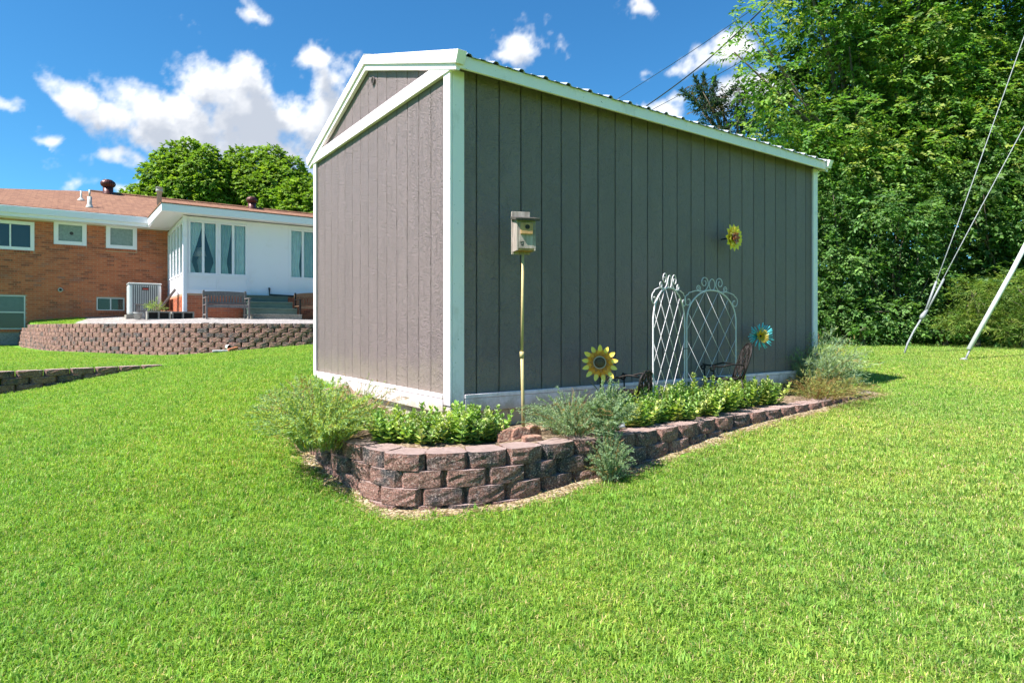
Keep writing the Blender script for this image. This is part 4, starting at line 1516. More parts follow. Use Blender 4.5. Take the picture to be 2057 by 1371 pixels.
def spray_leaves(O, D, nl, tl, L, W, droop=.35, spread=.9):
    """leafy twigs from origins O along D"""
    n = len(O)
    D = nrm(D)
    up = np.tile(np.array([0, 0, 1.0]), (n, 1))
    side = nrm(np.cross(D, up) + 1e-3)
    Ps, Ds, Ns = [], [], []
    tls = tl * rng.uniform(.6, 1.25, (n, 1))
    for j in range(nl):
        t = (j + .6) / nl
        p = O + D * tls * t + np.array([0, 0, -1]) * droop * tls * t * t
        sg = 1 if j % 2 else -1
        d = D * .7 + side * sg * spread + np.array([0, 0, -.35]) + rng.normal(0, .28, (n, 3))
        if j == nl - 1: d = D + np.array([0, 0, -.4])
        Ps.append(p + rng.normal(0, .012, (n, 3))); Ds.append(d)
        Ns.append(up * .62 + D * .55 + rng.normal(0, .36, (n, 3)))
    return np.concatenate(Ps), np.concatenate(Ds), np.concatenate(Ns)
def clump_leaves(clumps, per, nl, tl, L, W, pal, droop=.35, flat=.8, shell=.55, jit=.18, fold=.25):
    """clumps: (centre, radius, density). returns verts, faces, tone"""
    Ol, Dl = [], []
    for c, r, k in clumps:
        m = max(3, int(per * k * r * r))
        d = nrm(rng.normal(0, 1, (m, 3)))
        rad = r * (shell + (1 - shell) * rng.random((m, 1)) ** .6)
        o = np.array(c) + d * rad * np.array([1, 1, flat])
        Ol.append(o); Dl.append(nrm(d * np.array([1, 1, .6]) + rng.normal(0, .35, (m, 3)) + np.array([0, 0, .1])))
    O = np.concatenate(Ol); D = np.concatenate(Dl)
    P, Dd, N = spray_leaves(O, D, nl, tl, L, W, droop)
    s = rng.uniform(.7, 1.25, len(P))
    v, f = leafmesh(P, Dd, N, L * s, W * s, fold)
    tw = tones(len(O), pal, jit)                    # a twig's leaves share a tone
    tn = np.tile(tw, (nl, 1)) * (1 + rng.normal(0, .10, (len(P), 1)))
    return v, f, np.repeat(np.clip(tn, .003, .9), 4, 0)
def limbs(base, tops, r0, name='trunk', fork=.35):
    """tapered trunk with limbs reaching into the crown"""
    m = MB()
    base = Vector(base)
    cx = sum((Vector(t) for t in tops), Vector()) / len(tops)
    hub = base.lerp(cx, fork); hub.z = base.z + (cx.z - base.z) * fork + .1
    hub.x = base.x + (hub.x - base.x) * .5; hub.y = base.y + (hub.y - base.y) * .5
    m.tube([base - Vector((0, 0, .2)), base + (hub - base) * .3 + Vector((.05, .02, 0)), hub], [r0 * 1.25, r0 * .95, r0 * .8], 10)
    for t in tops:
        t = Vector(t)
        mid = hub.lerp(t, .5) + Vector((random.uniform(-.2, .2), random.uniform(-.2, .2), .12 * (t - hub).length))
        m.tube([hub - Vector((0, 0, .05)), mid, t], [r0 * .5, r0 * .28, r0 * .08], 6)
    return m
def tree(name, base, clumps, r0, leafargs, label, cat='tree', group=None, leafmat='leaf', ntop=14, fork=.35):
    t = tag(empty(name, base), label, cat, group)
    v, f, tn = clump_leaves(clumps, **leafargs)
    o = npmesh('crown', v - np.array(base), f, leafmat, tn, t)
    tops = [Vector(c[0]) - Vector(base) for c in (random.sample(clumps, min(ntop, len(clumps))))]
    limbs((0, 0, 0), tops, r0, fork=fork).build('trunk', 'bark', t, True)
    return t
def P3(px, py, d):
    return tuple(at(px, py, d))

# ------------------------------------------------------------------ tree belt on the right
ELM = [(.10, .215, .036), (.125, .245, .04), (.155, .27, .045), (.19, .295, .05), (.08, .175, .032), (.24, .29, .06)]
SHR = [(.085, .18, .045), (.105, .21, .052), (.125, .24, .06), (.07, .155, .04), (.155, .26, .065)]
def left_limit(py):
    return np.interp(py, [-300, -60, 40, 120, 200, 260, 330, 420], [1500, 1560, 1620, 1670, 1620, 1560, 1570, 1640])
cl = []
for i in range(700):
    py = random.uniform(-330, 400); px = random.uniform(left_limit(py) + 10, 2330)
    d = random.uniform(13.2, 16.0)
    r = random.uniform(.45, .85)
    if px - r * FPX / d < left_limit(py) - 25: continue
    # keep a rough spacing so that clumps read as boughs with gaps
    if any((Vector(c) - Vector(P3(px, py, d))).length < .50 * (r + rr) for c, rr, _ in cl): continue
    cl.append((P3(px, py, d), r, 1.0))
half = [c for c in cl if at(1850, 0, 14).x > c[0][0]]
rest_ = [c for c in cl if at(1850, 0, 14).x <= c[0][0]]
# thin outlying branches against the sky
for px, py, r in ((1505, 45, .3), (1475, 105, .25), (1535, 95, .35), (1500, 160, .22), (1530, 20, .35), (1560, 60, .4), (1525, 215, .33), (1575, 160, .42), (1480, 30, .2), (1600, 20, .45), (1560, 250, .45), (1530, 270, .4), (1600, 110, .35), (1560, 190, .35), (1510, 130, .25), (1640, 40, .3)):
    half.append((P3(px, py, random.uniform(12.8, 14)), r, .62))
elm_args = dict(per=240, nl=9, tl=.34, L=.108, W=.052, pal=ELM, droop=.5, jit=.22, shell=.35)
b1 = at(1760, 660, 15.2); b1.z = gz(b1.x, b1.y)
tree('deciduous_tree', tuple(b1), half, .16, elm_args, 'tall light green leafy tree rising behind the far end of the shed', 'tree', 'trees of the belt on the right')
b2 = at(2080, 660, 15.4); b2.z = gz(b2.x, b2.y)
tree('deciduous_tree', tuple(b2), rest_, .18, elm_args, 'tall leafy tree at the right edge behind the guy wires', 'tree', 'trees of the belt on the right')

def shrub(px, w_px, top, d, pal, label, L=.062, W=.036, per=520, name='shrub', nl=8, tl=.20, fold=.25, base=692, n=36, matn='leaf', group='shrubs along the lawn edge on the right', rr=(.30, .52), jit=.2):
    c_ = []
    tries = 0
    while len(c_) < n and tries < 900:
        tries += 1
        py = random.uniform(top, base - 12)
        k = (py - top) / (base - top)
        hw = w_px * (.55 + .45 * min(1, k * 2.2))
        x = px + random.uniform(-hw, hw)
        dd = d + random.uniform(-.35, .8)
        r = random.uniform(*rr)
        q = P3(x, py, dd)
        g = gz(q[0], q[1])
        if q[2] - r * .6 < g: q = (q[0], q[1], g + r * .6)
        if any((Vector(c) - Vector(q)).length < .55 * (r + r3) for c, r3, _ in c_): continue
        c_.append((q, r, 1.0))
    b = at(px, 680, d + .3); b.z = gz(b.x, b.y)
    return tree(name, tuple(b), c_, .06, dict(per=per, nl=nl, tl=tl, L=L, W=W, pal=pal, droop=.3, shell=.35, jit=jit, fold=fold), label, 'shrub', group, matn, 10, .2)
shrub(1690, 70, 350, 12.9, SHR, 'dark glossy shrub right next to the shed corner', n=30, rr=(.22, .6))
shrub(1800, 75, 380, 12.7, SHR, 'dense dark green shrub behind the guy wire anchor', L=.088, W=.046, per=330, n=27, rr=(.25, .6), tl=.28)
shrub(1905, 70, 350, 13.0, SHR + [(.07, .15, .035)], 'dark shrub behind the two steel guy wires', L=.05, W=.036, n=27, rr=(.2, .55))
shrub(2010, 75, 340, 12.8, [(.075, .155, .03), (.06, .13, .03), (.10, .18, .035), (.045, .10, .025)], 'brighter broad-leaved shrub behind the grey wire guard', L=.105, W=.075, per=230, n=26, rr=(.25, .6), tl=.28)
shrub(2110, 70, 360, 12.6, SHR, 'dark shrub cut off by the right edge of view')
shrub(1620, 60, 380, 13.4, SHR, 'dark shrub mostly hidden behind the shed')
JUN = [(.14, .23, .036), (.18, .26, .04), (.10, .18, .03), (.21, .25, .05)]
shrub(1960, 55, 575, 11.9, JUN, 'low yellow-green juniper behind the foot of the wire guard', L=.075, W=.010, per=950, name='juniper', nl=9, tl=.16, n=13, base=668, rr=(.2, .34), matn='fine leaf')
shrub(2055, 45, 565, 11.6, JUN, 'low yellow-green juniper at the right edge of view', L=.075, W=.010, per=950, name='juniper', nl=9, tl=.16, n=12, base=690, rr=(.2, .34), matn='fine leaf')
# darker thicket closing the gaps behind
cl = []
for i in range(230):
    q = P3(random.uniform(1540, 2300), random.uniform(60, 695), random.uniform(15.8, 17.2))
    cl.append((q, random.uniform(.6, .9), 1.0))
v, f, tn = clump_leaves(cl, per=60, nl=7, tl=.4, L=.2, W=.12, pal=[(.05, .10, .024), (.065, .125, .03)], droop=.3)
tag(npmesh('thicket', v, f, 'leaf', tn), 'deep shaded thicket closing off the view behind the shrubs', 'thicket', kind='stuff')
# creeping weeds along the foot of the belt
for px, w_, lb in ((1730, 26, 'small leafy weed at the lawn edge near the shed'), (1895, 24, 'vine-leaved weed under the guy wires'), (1990, 26, 'pale weed right of the grey wire guard')):
    shrub(px, w_, 655, 12.2, [(.07, .16, .03), (.09, .19, .04)], lb, L=.075, W=.06, per=330, name='weed', nl=5, tl=.14, n=6, base=696, rr=(.12, .2), group='weeds at the lawn edge')

# dark cedar behind the shed roof
cl = []
for px, py, r in ((1400, 165, .25), (1412, 185, .4), (1430, 175, .3), (1385, 190, .3), (1425, 205, .55), (1450, 205, .6), (1480, 190, .55), (1500, 215, .7), (1425, 232, .55), (1460, 240, .7), (1500, 250, .75), (1410, 225, .35), (1480, 275, .8), (1440, 275, .5), (1530, 240, .7), (1540, 280, .8), (1525, 200, .5), (1420, 255, .3)):
    cl.append((P3(px, py, random.uniform(28, 30)), r, 1.0))
bz = at(1490, 657, 29.5)
tree('cedar_tree', (bz.x, bz.y, .8), cl, .2, dict(per=95, nl=9, tl=.45, L=.24, W=.05, pal=[(.030, .065, .032), (.04, .08, .04), (.025, .05, .028), (.09, .065, .035)], droop=.1, shell=.2), 'dark blue-green cedar rising above the shed roof line', 'tree', leafmat='far leaf', ntop=18, fork=.7)
o = bpy.data.objects['cedar_tree']
# upright leaders of the cedar
lead = MB()
v_, f_, t_, off = [], [], [], 0
for (x0, y0, x1, y1) in ((1422, 225, 1395, 155), (1422, 220, 1413, 150), (1428, 215, 1436, 158), (1420, 225, 1370, 182), (1440, 215, 1478, 172)):
    a, b = np.array(P3(x0, y0, 28.6)), np.array(P3(x1, y1, 28.4))
    tt = rng.random((170, 1))
    p = a + (b - a) * tt + rng.normal(0, .085, (170, 3)) * (1.25 - tt)
    d = nrm(b - a) + rng.normal(0, .55, (170, 3))
    vv, ff = leafmesh(p, d, rng.normal(0, 1, (170, 3)) + np.array([0, 0, .6]), .22, .06)
    v_.append(vv); f_.append(ff + off); off += len(vv); t_.append(np.repeat(tones(170, [(.03, .065, .032), (.04, .08, .04)]), 4, 0))
npmesh('leader', np.concatenate(v_) - np.array((bz.x, bz.y, .8)), np.concatenate(f_), 'far leaf', np.concatenate(t_), o)

# round-crowned trees behind the house
MAP = [(.135, .235, .024), (.17, .27, .028), (.21, .305, .035), (.105, .19, .02)]
def round_tree(cpx, cpy, rx, ry, d, label, n=46, base_px=None, rr=(.55, 1.05)):
    c_ = []
    tries = 0
    while len(c_) < n and tries < 3000:
        tries += 1
        a = random.uniform(0, 2 * math.pi); q = math.sqrt(random.random())
        x = cpx + rx * q * math.cos(a); y = cpy + ry * q * math.sin(a)
        dep = math.sqrt(max(0, 1 - q * q))
        dd = d - dep * rx * d / FPX * random.uniform(.6, 1.0)
        r = random.uniform(*rr)
        p = P3(x, y, dd)
        if any((Vector(c) - Vector(p)).length < .62 * (r + r3) for c, r3, _ in c_): continue
        c_.append((p, r, 1.0))
    # body of the crown behind the outer boughs
    rad = rx * d / FPX
    for k in range(10):
        c_.append((P3(cpx + random.uniform(-.55, .55) * rx, cpy + random.uniform(-.5, .6) * ry, d), rad * .42, .25))
    b = at(base_px or cpx, 640, d)
    return tree('maple_tree', (b.x, b.y, .9), c_, .3, dict(per=170, nl=6, tl=.30, L=.26, W=.19, pal=MAP, droop=.3, shell=.62, jit=.14, flat=.9), label, 'tree', 'trees behind the house', 'far leaf', 12, .45)
round_tree(378, 387, 82, 92, 52, 'broad green maple behind the house roof, left of the pair', 60)
round_tree(520, 412, 104, 104, 55, 'broad green maple behind the sunroom roof, right of the pair', 74)
round_tree(610, 430, 50, 62, 48, 'smaller rounded tree between the maple and the shed', 22)
round_tree(285, 400, 34, 20, 50, 'small low treetop peeping over the roof left of the maples', 14, rr=(.35, .6))

# ------------------------------------------------------------------ planting in the bed
class LeafBag:
    def __init__(s):
        s.v, s.f, s.t, s.o = [], [], [], 0
    def add(s, v, f, t):
        s.v.append(v); s.f.append(f + s.o); s.t.append(t); s.o += len(v)
    def build(s, name, mat, parent, origin=(0, 0, 0)):
        return npmesh(name, np.concatenate(s.v) - np.array(origin), np.concatenate(s.f), mat, np.concatenate(s.t), parent)
SED = [(.30, .43, .10), (.25, .39, .09), (.37, .47, .11), (.20, .33, .08), (.42, .47, .13)]
def oval(P, D, N, L, W, cup=.2):
    """fleshy rounded leaf: six-sided blade in four triangles"""
    n = len(P)
    D = nrm(D); S = nrm(np.cross(D, N)); N = np.cross(S, D)
    L = np.asarray(L)[:, None]; W = np.asarray(W)[:, None]
    v = np.stack([P, P + D * L * .38 + S * W * .46 + N * W * cup, P + D * L * .78 + S * W * .40 + N * W * cup, P + D * L * 1.0 + N * W * .1,
                  P + D * L * .78 - S * W * .40 + N * W * cup, P + D * L * .38 - S * W * .46 + N * W * cup, P + D * L * .55 - N * W * .05], 1).reshape(-1, 3)
    b = np.arange(n)[:, None] * 7
    tri = [(0, 1, 6), (1, 2, 6), (2, 3, 6), (3, 4, 6), (4, 5, 6), (5, 0, 6)]
    return v, np.concatenate([b + np.array(t) for t in tri], 0)
def sedum(cx, cy, z, rad, hgt, nst, label, lean=(0, 0)):
    t = tag(empty('sedum', (cx, cy, z)), label, 'plant', 'sedum plants in the shed bed')
    bag = LeafBag(); st = MB()
    for i in range(nst):
        a = random.uniform(0, 2 * math.pi); q = math.sqrt(random.random())
        bx, by = q * rad * .6 * math.cos(a), q * rad * .6 * math.sin(a)
        h = hgt * random.uniform(.55, 1.05) * (1 - .35 * q)
        tx, ty = bx * 2.1 + lean[0] * h + random.uniform(-.03, .03), by * 2.1 + lean[1] * h + random.uniform(-.03, .03)
        p0, p1 = Vector((bx, by, -.02)), Vector((tx, ty, h))
        pm = p0.lerp(p1, .5) + Vector((bx * .15, by * .15, -.01))
        st.tube([p0, pm, p1], [.005, .004, .003], 5)
        nw = max(6, int(h / .021))
        tn = np.array(random.choice(SED)) * random.uniform(.8, 1.2)
        Ps, Ds, Ns, Ls = [], [], [], []
        for k in range(nw):
            s = .06 + .94 * k / (nw - 1)
            p = p0 * (1 - s) ** 2 + pm * 2 * s * (1 - s) + p1 * s * s
            for j in range(3):
                ang = k * 1.05 + j * 2.094 + random.uniform(-.25, .25)
                el = .15 + .85 * s ** 2.2 + random.uniform(-.2, .2)
                d = Vector((math.cos(ang) * math.cos(el), math.sin(ang) * math.cos(el), math.sin(el)))
                Ps.append(p); Ds.append(d); Ns.append(Vector((0, 0, 1)) + Vector((-math.cos(ang), -math.sin(ang), 0)) * (.5 * el))
                Ls.append((.066 - .030 * s ** 2) * random.uniform(.8, 1.2))
        Ls = np.array(Ls)
        v, f = oval(np.array(Ps), np.array(Ds), np.array(Ns) + rng.normal(0, .15, (len(Ps), 3)), Ls, Ls * .62)
        tt = np.clip(tn * (1 + rng.normal(0, .16, (len(Ps), 1))), .01, .9)
        bag.add(v, f, np.repeat(tt, 7, 0))
        # pale flower-bud head
        if random.random() < .55:
            m_ = 22
            d = nrm(rng.normal(0, 1, (m_, 3)) + np.array([0, 0, .8]))
            pp = np.array(p1) + d * .016
            v, f = leafmesh(pp, d, rng.normal(0, 1, (m_, 3)), .014, .010)
            bag.add(v, f, np.repeat(tones(m_, [(.34, .40, .16), (.40, .44, .22)]), 4, 0))
    bag.build('foliage', 'sedum leaf', t)
    st.build('stems', 'ornament leaf', t, True)
    return t
def bedpos(px, py, z=None):
    z = ZS if z is None else z
    x, y = onz(px, py, z)
    return x, y
for px, py, rad, h, n, lb in ((800, 897, .15, .24, 17, 'bright green sedum at the front curve of the bed, left clump'), (858, 900, .15, .24, 17, 'bright green sedum just left of the shed corner post'),
                              (925, 899, .15, .25, 18, 'green sedum directly in front of the shed corner'), (978, 893, .13, .235, 14, 'green sedum beside the loose stones, right of the corner')):
    x, y = bedpos(px, py - 14)
    sedum(x, y, ZS, rad * 1.15, h, int(n * 1.9), lb)
for i, (px, py, rad, h, n) in enumerate(((1268, 850, .17, .25, 17), (1310, 842, .17, .29, 17), (1352, 838, .18, .29, 18), (1398, 830, .19, .34, 20), (1440, 822, .19, .32, 19), (1485, 814, .18, .32, 18), (1530, 808, .16, .28, 14))):
    x, y = bedpos(px, py + 3)
    sedum(x, y, ZS, rad * 1.2, h, int(n * 1.9), ['pale green sedum at the left end of the long row', 'pale green sedum, second of the long row by the iron chair', 'pale green sedum under the left trellis panel', 'tall pale green sedum in front of the trellis joint',
                                'pale green sedum under the right trellis panel', 'pale green sedum in front of the far iron chair', 'pale green sedum at the right end of the long row'][i])

def wispy(name, cx, cy, z, nst, h, rad, lean, pal, label, leafL=.028, leafW=.006, nleaf=34, straw=.25, droop=.2, straw_pal=((.34, .22, .085), (.40, .28, .12), (.26, .15, .06)), group='feathery plants in the shed bed', spread=1.0, minh=.45):
    """feathery perennial: many thin curving stems set with needle leaves, straw-coloured old growth at the foot"""
    t = tag(empty(name, (cx, cy, z)), label, 'plant', group)
    fol, stm = LeafBag(), LeafBag()
    for i in range(nst):
        a = random.uniform(0, 2 * math.pi); q = math.sqrt(random.random())
        b = np.array([q * rad * .35 * math.cos(a), q * rad * .35 * math.sin(a), 0])
        hh = h * random.uniform(minh, 1.1)
        out = np.array([math.cos(a), math.sin(a), 0]) * q * rad * spread
        tip = b + out + np.array([lean[0] * hh, lean[1] * hh, hh * (1 - .35 * q)])
        ctrl = b + (tip - b) * .5 + np.array([0, 0, hh * .22]) - out * .15
        tip = tip - np.array([0, 0, droop * q * hh])
        s = np.linspace(0, 1, 8)[:, None]
        c = b * (1 - s) ** 2 + ctrl * 2 * s * (1 - s) + tip * s * s + rng.normal(0, .006, (8, 3)) * s
        dead = random.random() < straw
        ps = tones(1, straw_pal)[0] if dead else tones(1, [tuple(.85 * x for x in p) for p in pal])[0]
        seg = np.diff(c, axis=0)
        v, f = leafmesh(c[:-1], seg, rng.normal(0, 1, (7, 3)), np.linalg.norm(seg, axis=1) * 1.12, .0042)
        stm.add(v, f, np.repeat(np.tile(ps, (7, 1)), 4, 0))
        m_ = int(nleaf * (1.0 if not dead else .35) * hh / h)
        ss = rng.uniform(.22 if not dead else .05, 1.0, (m_, 1))
        P = b * (1 - ss) ** 2 + ctrl * 2 * ss * (1 - ss) + tip * ss * ss
        dirs = nrm(nrm(tip - b) * .7 + rng.normal(0, .6, (m_, 3)))
        v, f = leafmesh(P, dirs, rng.normal(0, 1, (m_, 3)), leafL * rng.uniform(.6, 1.3, m_), leafW)
        col = tones(m_, straw_pal) if dead else tones(m_, pal)
        fol.add(v, f, np.repeat(col, 4, 0))
    fol.build('foliage', 'fine leaf', t); stm.build('stems', 'fine leaf', t)
    return t
YGR = [(.37, .46, .10), (.45, .49, .08), (.31, .44, .16), (.28, .42, .20)]
BGR = [(.24, .34, .20), (.30, .40, .25), (.20, .30, .16), (.31, .37, .17)]
x, y = bedpos(650, 893); wispy('feathery_plant', x - .05, y + .12, ZS - .05, 330, .52, .40, (-.03, .05), YGR, 'big yellow-green feathery plant at the left end of the bed', nleaf=85, straw=.15, leafL=.024, leafW=.0055, spread=.85)
x, y = bedpos(608, 858, .36); wispy('feathery_plant', x, y + .1, .33, 230, .44, .36, (-.06, .05), [(.34, .45, .19), (.30, .43, .25), (.43, .48, .11)], 'grey-green feathery plant spilling over the bed edge at far left', nleaf=72, straw=.14, leafL=.024, leafW=.0055, spread=.65)
x, y = bedpos(715, 862); wispy('feathery_plant', x, y + .1, ZS, 130, .50, .28, (.03, .1), [(.24, .31, .17), (.28, .34, .13)], 'thin wispy plant against the lit white skirt board', nleaf=26, straw=.4, minh=.3, leafL=.02, leafW=.0045)
x, y = bedpos(1150, 876); wispy('feathery_plant', x, y + .06, ZS, 300, .37, .33, (-.03, 0), BGR, 'blue-green feathery plant below the yellow metal sunflower', nleaf=58, straw=.15, leafL=.017, leafW=.0042, minh=.3, spread=.8)
x, y = bedpos(1215, 876); wispy('feathery_plant', x, y - .02, ZS, 120, .42, .15, (.10, 0), BGR, 'upright silvery stems beside the iron chair legs', nleaf=62, straw=.08, leafL=.022, minh=.6)
x, y = bedpos(1215, 880); wispy('feathery_plant', .645, 4.12, gz(.645, 4.12), 230, .44, .14, (-.02, .10), BGR, 'feathery grey-green plant growing up in front of the blocks in the middle', nleaf=50, straw=.22, leafL=.017, leafW=.0042, minh=.25)
x, y = bedpos(1645, 790); wispy('ornamental_grass', x - .10, y - .08, ZS, 300, .80, .40, (.20, 0), [(.30, .40, .22), (.25, .37, .25), (.36, .43, .20)], 'blue-green arching grass at the far right end of the bed', leafL=.06, leafW=.005, nleaf=30, straw=.12, minh=.35)
x, y = bedpos(1640, 800); wispy('ornamental_grass', x, y - .02, ZS - .02, 220, .36, .40, (.14, -.1), [(.36, .30, .10), (.30, .35, .11)], 'straw-coloured grass sprawling over the right end of the bed wall', leafL=.05, leafW=.005, nleaf=16, straw=.5, minh=.4)
x, y = bedpos(1568, 790); wispy('feathery_plant', x, y + .1, ZS, 40, .42, .10, (.02, 0), BGR, 'few upright silvery stems left of the arching grass', nleaf=60, straw=.1, leafL=.022, minh=.6)
x, y = bedpos(1700, 786); sedum(x, y + .1, ZS, .12, .22, 9, 'small bright sedum at the far right end of the bed')

wispy('spiky_plant', SPIKE[0], SPIKE[1], SPIKE[2], 40, .45, .22, (0, 0), [(.30, .40, .10), (.24, .35, .08)], 'spiky green plant in the dark pot by the sunroom', leafL=.12, leafW=.014, nleaf=8, straw=.2, group='potted plants by the sunroom')
# loose red edging stones by the bird house pole
def stone(cx, cy, z, s, label, mat='loose stone', rz=0, sq=(1, 1, 1)):
    bm = bmesh.new()
    bmesh.ops.create_icosphere(bm, subdivisions=3, radius=s)
    r_ = random.Random(int(cx * 1000))
    ph = [r_.uniform(0, 6) for _ in range(6)]
    for v in bm.verts:
        n = v.co.normalized()
        k = 1 + .10 * math.sin(n.x * 5 + ph[0]) * math.sin(n.y * 4 + ph[1]) + .07 * math.sin(n.z * 7 + ph[2]) + .05 * math.sin(n.x * 11 + n.y * 9 + ph[3])
        v.co = Vector((v.co.x * k * sq[0], v.co.y * k * sq[1], max(v.co.z * k * sq[2], -s * .3)))
    me = bpy.data.meshes.new('stone'); bm.to_mesh(me); bm.free()
    me.polygons.foreach_set('use_smooth', [True] * len(me.polygons))
    o = obj('stone', me, mat)
    o.location = (cx, cy, z); o.rotation_euler = (0, 0, rz)
    return tag(o, label, 'stone', 'loose stones in the bed')
def scallop(px, py, rz, label, s=1.0, flat=False):
    """half-round moulded edging piece"""
    x, y = bedpos(px, py)
    m = MB()
    pr = [(-.075, 0)] + [(.075 * math.cos(a), .04 + .05 * math.sin(a)) for a in np.linspace(math.pi, 0, 11)] + [(.075, 0)]
    m.prism([(a * s, b * s) for a, b in pr], 1, 0, .05)
    o = m.build('edging_piece', 'loose stone', None, bevel=.008)
    o.location = (x, y, ZS - .005 + (.045 if flat else 0)); o.rotation_euler = (R(-90) if flat else R(-8), 0, rz)
    return tag(o, label, 'edging', 'loose scalloped edging pieces')
scallop(1050, 884, R(35), 'upright scalloped red edging piece in front of the bird house pole', 1.05)
scallop(1076, 878, R(50), 'scalloped red edging piece right of the pole foot', 1.0)
scallop(1022, 886, R(20), 'scalloped red edging piece next to the corner sedum', .95)
scallop(1072, 888, R(30), 'red edging piece lying flat on the soil by the pole', .9, True)
x, y = bedpos(1243, 862); stone(x, y, ZS + .03, .045, 'small grey rock between the trailing plant and the sedum row', 'pale rock')
x, y = bedpos(1700, 793); stone(x, y - .02, ZS + .01, .09, 'flat reddish stone at the right tip of the bed', sq=(1.4, 1, .5), rz=.5)

# ------------------------------------------------------------------ bird house on its pole
bx_, by_ = onz(1053, 868, ZS)
bh = tag(empty('birdhouse', (bx_, by_, ZS), R(14)), 'weathered wooden birdhouse on a thin tan pole before the dark siding', 'birdhouse')
zb_ = HC + 152 * by_ / FPX - ZS
bhh = 62 * by_ / FPX
MB().tube([(0, .02, -.05), (-.006, .02, .30), (-.012, .02, .56)], .0125, 12).build('pole', 'pole tan', bh, True)
MB().tube([(-.012, .02, .555), (-.004, .02, zb_)], .0105, 12).build('pole', 'pole tan', bh, True)
MB().tube([(-.0125, .02, .535), (-.012, .02, .58)], .0165, 12).build('coupling', 'pole tan', bh, True)
hw, hd = .058, .105
box('side', 'weathered wood', bh, -hw - .012, -hw, -.055, .065, zb_, zb_ + bhh, .002)
box('side', 'weathered wood', bh, hw, hw + .012, -.055, .065, zb_, zb_ + bhh, .002)
box('floor', 'fresh wood', bh, -hw + .001, hw - .001, -.052, .062, zb_ + .003, zb_ + .016)
fr = box('front', 'weathered wood', bh, -hw + .0015, hw - .0015, -.056, -.042, zb_ + .0165, zb_ + bhh * .98)
box('back', 'weathered wood', bh, -hw - .018, hw + .004, .0655, .083, zb_ - .015, zb_ + bhh + .075, .002)
rf = MB(); rf.obox(Matrix.Translation((0, 0, zb_ + bhh + .012)) @ Matrix.Rotation(R(12), 4, 'X'), -hw - .028, hw + .034, -.095, .066, -.008, .012); rf.build('roof', 'dark roof wood', bh, bevel=.003)
# predator guard plate round the entrance, with its hole
gp = MB(); gz0, gz1 = zb_ + bhh * .52, zb_ + bhh * .88
gp.box(-.043, .045, -.075, -.0565, gz0, gz1); g_ = gp.build('entrance_plate', 'fresh wood', bh, bevel=.002)
hm = MB(); hm.lathe([(.017, 0), (.017, .003)], 18); h_ = hm.build('entrance_hole', 'dark gap', g_); h_.rotation_euler = (R(90), 0, 0); h_.location = (.004, -.0755, (gz0 + gz1) / 2 + .01)
# printed dark mark low on the front
for (x0, z0, w0, h0) in ((-.043, .052, .010, .012), (-.030, .060, .012, .006), (-.038, .036, .016, .008), (-.026, .044, .006, .010)):
    box('mark', 'plate dark', fr, x0, x0 + w0, -.0575, -.0563, zb_ + z0, zb_ + z0 + h0)

